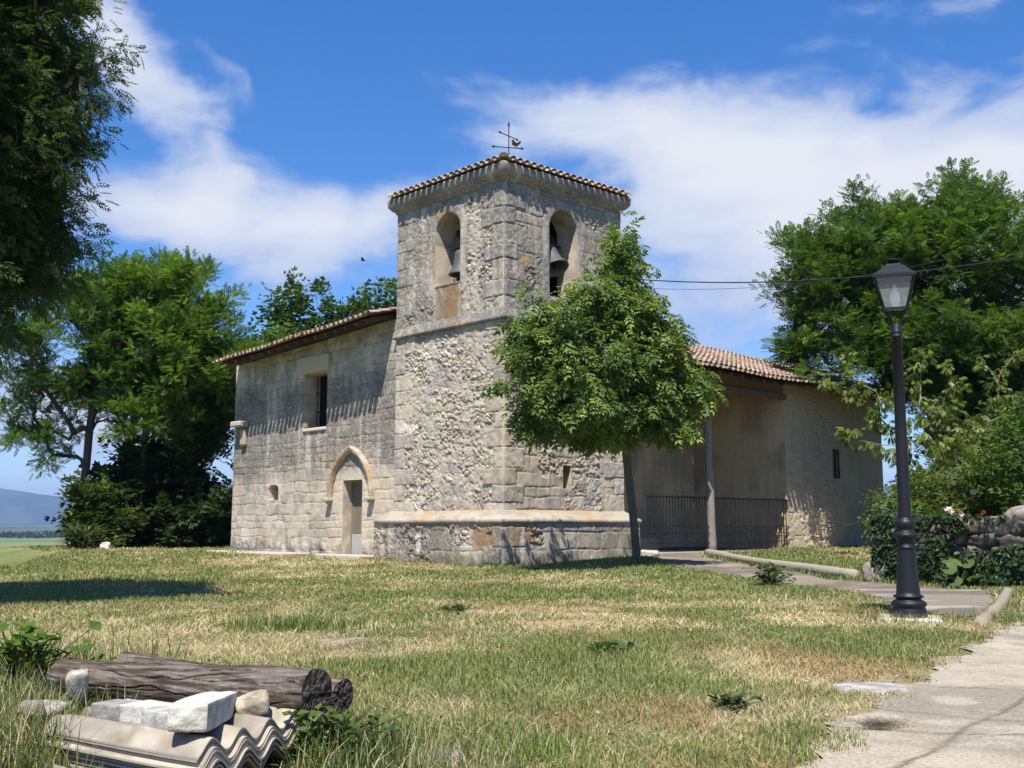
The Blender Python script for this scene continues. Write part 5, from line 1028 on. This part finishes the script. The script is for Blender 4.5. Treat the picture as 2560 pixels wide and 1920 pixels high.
def block(name, c, size, rz, col, label, cat='block', tilt=(0, 0), seed=1, grp=None):
    rr_ = np.random.default_rng(seed); n = 12; m = MB(); faces = []
    for ax in range(3):
        for s_ in (-1, 1):
            a_, b_ = np.meshgrid(np.linspace(-1, 1, n), np.linspace(-1, 1, n), indexing='ij'); P = np.zeros((n, n, 3)); o = [i for i in range(3) if i != ax]; P[..., ax] = s_; P[..., o[0]] = a_; P[..., o[1]] = b_
            rd = np.max(np.abs(P), axis=-1, keepdims=True); L = (np.abs(P) ** 22).sum(-1, keepdims=True) ** (1 / 22); P = P / L * (1 + ((fbm(P[..., 0] * 2 + P[..., 2] * 1.7 + 5, P[..., 1] * 2 - P[..., 2] + 3, 5, seed) - .5) * .11)[..., None])
            P = P * np.array(size) / 2; cn = fbm(P[..., 0] * 22 + 3, P[..., 1] * 22 + P[..., 2] * 25, 4, seed + 4); cc = cmix(np.broadcast_to(np.array(col), P.shape), np.array(col) * .68, ss(.45, .7, cn)); m.grid(P if s_ * (1 if ax != 1 else -1) > 0 else P[:, ::-1], cc if s_ * (1 if ax != 1 else -1) > 0 else cc[:, ::-1])
    o = m.build(name, M_CONC, smooth=True, loc=tuple(c)); o.rotation_euler = (tilt[0], tilt[1], rz); tag(o, label, cat, grp); return o
rzA = math.atan2(e1[1], e1[0])
bdir = math.atan2(7.85 - 6.9, -2.06 + 1.98)
block('concrete_block', (-1.10, 4.06, .945), (.58, .135, .092), math.atan2(.97, -.06), (.52, .49, .435), 'large white concrete block lying across the corrugated sheets', tilt=(0, math.radians(4)), seed=2)
for (px_, py_, zt2, sz, col, lab, sd, rz) in [(1530 - 900, 1500, 0, 0, 0, '', 0, 0)]: pass
block('concrete_block', (-1.33, 4.15, .92), (.17, .13, .07), rzA + .08, (.50, .475, .43), 'whitish half block left of the large white block', seed=4)
block('concrete_block', (-1.21, 4.01, .918), (.16, .13, .075), rzA - .05, (.40, .385, .35), 'rough grey-white block touching the large white block', seed=6)
block('concrete_block', (-1.47, 4.24, .915), (.17, .13, .06), rzA + .05, (.27, .26, .24), 'flat dark grey broken slab piece on the left of the sheets', seed=7)
def rock(name, loc, size, seed, col, label, rz=0, rx=0, cat='stone', grp=None, mat=None):
    m = MB(); add_stone(m, (0, 0, 0), size, seed, col, rz, rx); tag(m.build(name, mat or M_STONE, smooth=True, loc=tuple(loc)), label, cat, grp)
rock('broken_stone', (-.99, 4.30, .925), (.125, .11, .07), 21, (.37, .31, .23), 'rounded tan stone between the white block and the log', .4, .3)
rock('broken_stone', (-1.80, 4.68, .95), (.09, .08, .14), 23, (.42, .38, .31), 'narrow upright stone leaning on the left end of the front log', .3, .35)
rock('broken_stone', (-1.80, 4.36, .905), (.2, .13, .05), 24, (.35, .31, .25), 'flat pale stone at the grassy left end of the sheets', .2, 0)

# ------------------------------------------------------------------ covers, stones, clump
def disc(name, x, y, r0, rz_, sx, col, label, zo=.02, seed=1, cat='cover'):
    n, s_ = 10, 40; a = np.linspace(0, 2 * np.pi, s_); q = np.linspace(0, 1, n); Q, A_ = np.meshgrid(q, a, indexing='ij'); R = r0 * Q * (1 + .08 * (fbm(np.cos(A_) * 3 + 5, np.sin(A_) * 3 + 5, 3, seed) - .5)); Xx = x + R * np.cos(A_) * sx; Yy = y + R * np.sin(A_)
    Zz = hgt(Xx, Yy) * .3 + float(hgt(x, y)) * .7 + zo * (Q < 1) - .03 * (Q == 1) + (fbm(Xx * 25, Yy * 25, 3, seed) - .5) * .012; c = cmix(np.broadcast_to(np.array(col), Xx.shape + (3,)), np.array(col) * .6, ss(.4, .65, fbm(Xx * 14, Yy * 14, 4, seed + 1)))
    m = MB(); m.grid(np.stack([Xx, Yy, Zz], -1), c); tag(m.build(name, M_CONC, smooth=True), label, cat)
disc('utility_cover', 2.0, 6.3, .21, 0, 1.05, (.38, .37, .34), 'whitish rough concrete cover at the edge of the concrete road', .028, 5)
disc('manhole_cover', -1.34, 8.95, .30, 0, .95, (.27, .22, .16), 'round tan manhole cover sunk in the dry lawn', .008, 6)
disc('flat_stone', -.34, 4.42, .17, 0, 1.1, (.28, .27, .25), 'flat grey stone in the grass at the bottom edge', .015, 8, 'stone')
xr, yr = -14.1, 38.6; rock('white_boulder', (xr, yr, zg(xr, yr) + .16), (.36, .3, .30), 31, (.62, .6, .55), 'small white boulder on the grass crest under the bank trees')
xr, yr = 3.75, 30.2; rock('path_stone', (xr, yr, zg(xr, yr) + .12), (.5, .35, .22), 33, (.5, .45, .37), 'rough pale stone beside the walnut trunk on the path')
# wires
def wire(name, p0, p1, sag, rad, label):
    t = np.linspace(0, 1, 40); P = np.array(p0) * (1 - t[:, None]) + np.array(p1) * t[:, None]; P[:, 2] -= sag * 4 * t * (1 - t); m = MB(); m.tube(P, rad, 6); tag(m.build(name, M_CABLE, smooth=True), label, 'cable', 'overhead cables')
tx, ty = loc2w(TW, .4)
wire('power_cable', (tx, ty, 8.55), (13.0, 19.5, 7.15), .55, .016, 'thick black overhead cable running from the tower to the right')
wire('power_cable', (tx, ty, 8.30), (10.5, 26, 8.0), .35, .006, 'thin lower overhead wire right of the tower')
# bird
m = MB(); m.tube([(-.09, 0, 0), (-.03, 0, .01), (.05, 0, .01), (.1, 0, 0)], [.006, .028, .03, .006], 8); bd = m.build('bird', M_FEATHER, smooth=True, loc=(-5.55, 40, 11.4)); tag(bd, 'tiny dark bird flying left of the bell tower', 'bird')
m = MB(); 
for s_ in (-1, 1): m.add([(.05, s_ * .02, .01), (-.03, s_ * .02, .01), (-.06, s_ * .16, .07), (.03, s_ * .17, .08), (-.07, s_ * .30, .04)], [(0, 1, 2, 3)], [(3, 2, 4)])
m.build('wing', M_FEATHER, bd)

# ------------------------------------------------------------------ valley hedges
r_ = np.random.default_rng(121)
def puff(mb, x, y, z, rx, ry, rz_, n, size, cols):
    v = r_.normal(0, 1, (n, 3)); v /= np.linalg.norm(v, axis=1)[:, None]; q = v * (r_.uniform(.5, 1, n) ** .5)[:, None]; lump = 1 + .45 * (fbm(v[:, 0] * 2 + 4 + x, v[:, 2] * 2 + v[:, 1], 2, 130) - .5) * 2; pos = np.array([x, y, z]) + q * lump[:, None] * np.array([rx, ry, rz_]); c = cmix(np.broadcast_to(np.array(cols[0]), (n, 3)), cols[1], r_.random(n)); scatter(mb, IVYL, pos, r_.normal(0, 1, (n, 3)), v + r_.normal(0, .5, (n, 3)), np.full(n, size) * r_.uniform(.6, 1.3, n), c)
DS = ['broad pale bush in the valley hedgerow', 'tall dark poplar-like tree in the valley hedgerow', 'low round dark bush in the valley hedgerow', 'small bush at the right end of the valley hedgerow', 'greyish low bush nearest the bank plant', 'dark bush beside the tall valley tree']
for i, (px_, dist_, wpx, hpx, cols, lab) in enumerate([(40, 150, 55, 48, ((.035, .06, .02), (.09, .13, .03)), 'sunlit green bush in the valley at the left edge'), (75, 260, 34, 30, ((.05, .08, .03), (.08, .11, .04)), DS[0]), (95, 270, 14, 62, ((.03, .055, .025), (.06, .09, .03)), DS[1]), (120, 260, 26, 24, ((.025, .045, .02), (.045, .07, .03)), DS[2]), (150, 265, 24, 20, ((.04, .07, .03), (.07, .10, .04)), DS[3]), (60, 265, 26, 36, ((.04, .065, .03), (.07, .1, .04)), DS[5]), (15, 100, 60, 60, ((.04, .07, .02), (.10, .15, .035)), 'bright shrub on the slope just beyond the lawn edge')]):
    x = (px_ - 1280) / 2773 * dist_; zb_ = float(hgt(x, dist_)); h_ = hpx / 2773 * dist_ * 1.25; w_ = wpx / 2773 * dist_
    m = MB(); puff(m, 0, 0, h_ * .45, w_, w_ * .8, h_ * .58, 1500, w_ * .16, cols); o = m.build('valley_bush', M_LEAF, loc=(x, dist_, zb_)); tag(o, lab, 'bush', 'bushes in the valley')
m = MB()
for i in range(90):
    dist_ = 1500 + r_.uniform(-60, 60); az_ = math.radians(-27 + 14 * i / 90); x, y = dist_ * math.sin(az_), dist_ * math.cos(az_); puff(m, x, y, float(hgt(x, y)) + 2.5, 9, 6, 4.5, 60, 3.0, ((.025, .045, .02), (.04, .065, .03)))
tag(m.build('far_hedge', M_LEAF), 'thin dark line of far hedges across the valley', 'hedge', kind='stuff')
# spiky plant at the bank
m = MB(); n = 150; BL_ = (np.array([(-.03, 0, 0), (.03, 0, 0), (.035, .5, .06), (-.035, .5, .06), (0, 1, -.12), (0, 1, -.12)], float), np.array([[0, 1, 2, 3], [3, 2, 4, 5]])); a = r_.uniform(0, 6.28, n); dr = np.stack([np.cos(a), np.sin(a) * .6, r_.uniform(.2, 1.6, n)], 1)
scatter(m, BL_, np.stack([r_.uniform(-.45, .45, n), r_.uniform(-.2, .2, n), r_.uniform(0, .5, n)], 1), dr, np.array([[0, -.3, 1.]] * n), r_.uniform(.5, .95, n), cmix(np.broadcast_to(np.array([.03, .06, .018]), (n, 3)), (.09, .12, .035), r_.random(n) ** 2))
xr, yr = -14.9, 38.5; tag(m.build('spiky_plant', M_LEAF, loc=(xr, yr, zg(xr, yr))), 'dark spiky long-leaved plant at the edge of the bank', 'plant')

# ------------------------------------------------------------------ grass
r_ = np.random.default_rng(141); gm = MB()
def blades(x, y, h, w, lean, c, seg=2, z=None):
    n = len(x); z = (hgt(x, y) if z is None else z) - .004; a = r_.uniform(0, 2 * np.pi, n); wx, wy = np.cos(a) * w / 2, np.sin(a) * w / 2; b = a + np.pi / 2 + r_.normal(0, .5, n); lx_, ly_ = np.cos(b) * h * lean, np.sin(b) * h * lean; hv = h * np.sqrt(np.clip(1 - (lean * .9) ** 2, .02, 1))
    V = np.stack([np.stack([x - wx, y - wy, z], 1), np.stack([x + wx, y + wy, z], 1), np.stack([x + wx * .8 + lx_ * .35, y + wy * .8 + ly_ * .35, z + hv * .6], 1), np.stack([x - wx * .8 + lx_ * .35, y - wy * .8 + ly_ * .35, z + hv * .6], 1), np.stack([x + lx_, y + ly_, z + hv], 1)], 1)
    k = np.arange(n)[:, None] * 5; gm.add(V.reshape(-1, 3), k + np.array([[0, 1, 2, 3]]), k + np.array([[3, 2, 4]]), np.repeat(c, 5, 0))
GRN1 = np.array([.12, .165, .045]); GRN2 = np.array([.25, .27, .105]); STR1 = np.array([.49, .425, .265]); STR2 = np.array([.34, .285, .17]); OLIVE = np.array([.23, .225, .08])
PILE = [tuple(pil(a, b, 0)[:2]) for a, b in ((.0, -.05), (.76, -.05), (1.22, 1.0), (.3, 1.0))]
def field(y0, y1, dens, wmul, hmul, margin=1.5):
    wid = lambda y: y * .475 + margin; area = (y1 - y0) * (wid(y0) + wid(y1)); n = int(area * dens); y = r_.uniform(y0, y1, n); keep = r_.random(n) < wid(y) / wid(y1); y = y[keep]; x = r_.uniform(-1, 1, len(y)) * wid(y)
    wob = (fbm(x * 3, y * 3, 3, 77) - .5) * .35; ok = ~inside(CHURCH_FOOT, x, y) & ~inside(PATH, x + wob, y - wob) & ~inside(ROAD, x + wob + r_.normal(0, .05, len(x)), y - wob + r_.normal(0, .05, len(x))) & ~inside(PILE, x, y) & (np.hypot(x + 1.34, (y - 8.95)) > .27) & (np.hypot(x - 2.0, y - 6.3) > .13) & (x > np.interp(y, [0, 24, 29, 36, 42], [-12.5, -12.5, -12.8, -14.6, -19]))
    x, y = x[ok], y[ok]; g = greenness(x, y); n = len(x); gr = r_.random(n) < (.22 + .66 * g); tall = fbm(x * .8, y * .8, 3, 145)
    bare = fbm(x * 1.7, y * 1.7, 3, 146); keep = (r_.random(n) < np.clip(1.25 - 1.1 * ss(.45, .68, bare) * (1 - g), .15, 1)); x, y, g, gr, tall = x[keep], y[keep], g[keep], gr[keep], tall[keep]; n = len(x)
    lying = (~gr) & (r_.random(n) < .62); h = np.where(lying, r_.uniform(.04, .11, n), np.where(gr, r_.uniform(.02, .055, n) * (.6 + .7 * g + .6 * ss(.5, .7, tall)), r_.uniform(.015, .05, n))) * hmul
    lean = np.where(lying, r_.uniform(.9, 1.09, n), r_.uniform(.1, .75, n)); c = np.where(gr[:, None], cmix(np.broadcast_to(GRN1, (n, 3)), GRN2, r_.random(n)), cmix(np.broadcast_to(STR1, (n, 3)), STR2, r_.random(n) ** 1.4)); c = np.where((gr & (r_.random(n) < .35 - .25 * g))[:, None], OLIVE, c) * r_.uniform(.7, 1.25, n)[:, None]; bw = ss(.5, .68, fbm(x * 1.5, y * 1.5, 4, 149)); c = cmix(c, c * np.array([.72, .60, .52]), bw * (~gr)); c = c * (.82 + .36 * fbm(x * 2.6, y * 2.0, 3, 150))[:, None]
    blades(x, y, h, (.0042 + .0022 * r_.random(n)) * wmul, lean, c)
field(3.6, 6.2, 9000, .85, 1.0); field(6.2, 9.5, 4600, 1.15, 1.05); field(9.5, 14, 1700, 1.9, 1.1); field(14, 20, 800, 2.8, 1.2); field(20, 28, 420, 4.0, 1.35, 1.0); field(28, 42, 150, 6.0, 1.5, 1.5)
# taller grass and weeds: left foreground, right end of the pile
def tallgrass(cx, cy, rx, ry, n, h0, h1, cols, w=.006, seedhead=True):
    x = cx + r_.normal(0, rx, n); y = cy + r_.normal(0, ry, n); ok = ~inside([tuple(pil(a, b, 0)[:2]) for a, b in ((.05, .0), (.68, .0), (1.08, .95), (.33, .95))], x, y); x, y = x[ok], y[ok]; n = len(x); c = cmix(np.broadcast_to(np.array(cols[0]), (n, 3)), cols[1], r_.random(n)) * r_.uniform(.8, 1.2, n)[:, None]; c = np.where((r_.random(n) < .22)[:, None], STR1 * .9, c); blades(x, y, r_.uniform(h0, h1, n), np.full(n, w), r_.uniform(.1, .7, n), c)
TG = ((.07, .105, .026), (.15, .17, .055))
tallgrass(-2.15, 4.75, .22, .5, 2600, .13, .34, TG, .0055); tallgrass(-1.85, 4.15, .22, .25, 1500, .12, .34, TG, .005); tallgrass(-1.95, 4.35, .14, .2, 900, .09, .20, TG, .005); tallgrass(-1.74, 4.0, .10, .13, 900, .06, .17, TG, .0045); tallgrass(-1.5, 3.8, .14, .08, 500, .05, .14, TG, .004); tallgrass(-2.9, 6.2, .35, .6, 1500, .12, .36, TG, .006); tallgrass(-1.35, 3.75, .2, .12, 300, .06, .15, TG, .004)
tallgrass(-.58, 4.28, .11, .20, 900, .08, .22, ((.05, .09, .02), (.11, .15, .04)), .005); tallgrass(-.25, 4.2, .2, .15, 300, .06, .16, TG, .004); tallgrass(.12, 4.40, .08, .06, 260, .05, .12, ((.11, .19, .02), (.16, .24, .035)), .005)
tallgrass(-1.98, 10.0, .32, .18, 1200, .06, .17, ((.07, .13, .02), (.12, .17, .035)), .006)
tallgrass(3.85, 10.85, .25, .12, 500, .05, .13, TG, .006); tallgrass(5.0, 10.9, .3, .3, 500, .05, .18, ((.06, .11, .02), (.12, .16, .04)), .006)
for q in np.linspace(0, 1, 14): tallgrass(lerp(5.3, 6.1, q) + .1, lerp(30, 20, q), .15, .4, 60, .08, .22, ((.08, .13, .02), (.18, .2, .06)), .012)
for q in np.linspace(.0, 1, 10): p = loc2w(-.38, lerp(-.2, 4.8, q)); tallgrass(p[0], p[1], .25, .1, 60, .05, .16, ((.06, .1, .02), (.12, .15, .04)), .012)
# clover and small broad leaves low in the green parts
n = 26000; y = r_.uniform(3.8, 15, n) ; x = r_.uniform(-1, 1, n) * (y * .475 + .5); ok = (r_.random(n) < np.clip(greenness(x, y) * 1.3 - .45, 0, 1)) & ~inside(PATH, x, y) & ~inside(ROAD, x, y) & ~inside(PILE, x, y); x, y = x[ok], y[ok]; n = len(x); a = r_.uniform(0, 6.28, n)
scatter(gm, IVYL, np.stack([x, y, hgt(x, y) + r_.uniform(.005, .035, n)], 1), np.stack([np.cos(a), np.sin(a), r_.uniform(0, .6, n)], 1), np.array([[0, 0, 1.]] * n) + r_.normal(0, .35, (n, 3)), r_.uniform(.012, .026, n) * (1 + .06 * (y - 4)), cmix(np.broadcast_to(np.array([.06, .11, .028]), (n, 3)), (.12, .17, .05), r_.random(n)))
tag(gm.build('grass', M_GRASS), 'patchy green and straw coloured mown grass covering the churchyard', 'grass', kind='stuff')
# pale stone chips lying in the worn patch
n = 900; y = r_.uniform(4.6, 11, n); x = r_.uniform(-.5, .5, n) * y * .8; ok = (fbm(x * 1.2, y * 1.2, 3, 160) > .50) & ~inside(ROAD, x, y) & ~inside(PILE, x, y); x, y = x[ok], y[ok]; pm = MB()
for px_, py_ in zip(x, y):
    sz = r_.uniform(.004, .014); o8 = np.array([(1, 0, 0), (-1, 0, 0), (0, 1, 0), (0, -1, 0), (0, 0, .7), (0, 0, -.7)]) * sz + r_.normal(0, sz * .25, (6, 3)); pm.add(o8 + np.array([px_, py_, float(hgt(px_, py_)) + .012]), None, [(0, 2, 4), (2, 1, 4), (1, 3, 4), (3, 0, 4), (2, 0, 5), (1, 2, 5), (3, 1, 5), (0, 3, 5)], np.array([.50, .46, .40]) * r_.uniform(.6, 1.1))
tag(pm.build('stone_chips', M_CONC), 'small pale stone chips scattered in the worn lawn', 'chips', kind='stuff')
# low weeds with broad leaves
def weed(x, y, n, s_, label, cols=((.04, .075, .025), (.08, .12, .035)), h=.1, spread=.08):
    m = MB(); a = r_.uniform(0, 6.28, n); bp = np.stack([r_.normal(0, spread, n), r_.normal(0, spread * .7, n), r_.uniform(.005, h, n)], 1)
    for q in bp: m.tube([(0, 0, -.01), (q[0] * .5, q[1] * .5, q[2] * .7), q], .0022, 4, caps=False, col=(.07, .10, .03))
    scatter(m, IVYL, bp, np.stack([np.cos(a), np.sin(a), r_.uniform(0, .8, n)], 1), np.array([[0, 0, 1.]] * n) + r_.normal(0, .3, (n, 3)), r_.uniform(.6, 1.2, n) * s_, cmix(np.broadcast_to(np.array(cols[0]), (n, 3)), cols[1], r_.random(n)))
    tag(m.build('weed', M_LEAF, loc=(x, y, float(hgt(x, y)))), label, 'weed', 'broad-leaved weeds in the lawn')
weed(.68, 7.9, 60, .07, 'dark green weed rosette in the middle of the dry lawn', h=.07); weed(1.05, 5.45, 60, .05, 'grey-green weed tuft near the tip of the concrete road', h=.08, spread=.055); weed(-.68, 4.30, 240, .05, 'leafy green weed growing under the right end of the log', h=.2, spread=.10, cols=((.05, .09, .02), (.12, .17, .04)))
weed(-.6, 12.0, 50, .08, 'small dark weed in front of the tower corner', h=.06, spread=.1); weed(4.2, 18.0, 160, .12, 'taller weed clump beside the path near the ivy wall', h=.35, spread=.18); weed(-2.32, 5.35, 200, .09, 'bright leafy weed at the left picture edge', h=.42, spread=.12, cols=((.06, .12, .02), (.11, .18, .03)))
# dry clump of dead grass on the road edge
m = MB(); n = 600; a = r_.uniform(0, 6.28, n); scatter(m, (np.array([(-.012, 0, 0), (.012, 0, 0), (.008, 1, .1), (-.008, 1, .1)], float), np.array([[0, 1, 2, 3]])), np.stack([r_.normal(0, .045, n), r_.normal(0, .02, n), r_.uniform(0, .02, n)], 1), np.stack([np.cos(a), np.sin(a), r_.uniform(-.1, .7, n)], 1), r_.normal(0, 1, (n, 3)), r_.uniform(.03, .06, n), np.array([(.15, .12, .095)] * n) * r_.uniform(.6, 1.3, (n, 1)))
tag(m.build('dead_grass_clump', M_GRASS, loc=(1.62, 5.0, float(hgt(1.62, 5.0)) + .02)), 'dry grey clump of dead grass on the edge of the concrete road', 'grass clump')

# ------------------------------------------------------------------ air over the valley
hm = bpy.data.materials.new('valley_haze'); hm.use_nodes = True; t = NT(hm.node_tree); t.n.remove(t.n['Principled BSDF']); pv = t.node('ShaderNodeVolumePrincipled'); pv.inputs['Color'].default_value = (.36, .56, 1.0, 1); pv.inputs['Density'].default_value = 1.05e-4; pv.inputs['Anisotropy'].default_value = .1
t.link(pv.outputs[0], t.n['Material Output'].inputs['Volume'])
hb = MB(); hb.box((0, 4500, 215), (26000, 21000, 590)); ho = hb.build('haze', hm); tag(ho, 'pale blue air between the churchyard and the mountains', 'haze', kind='stuff')
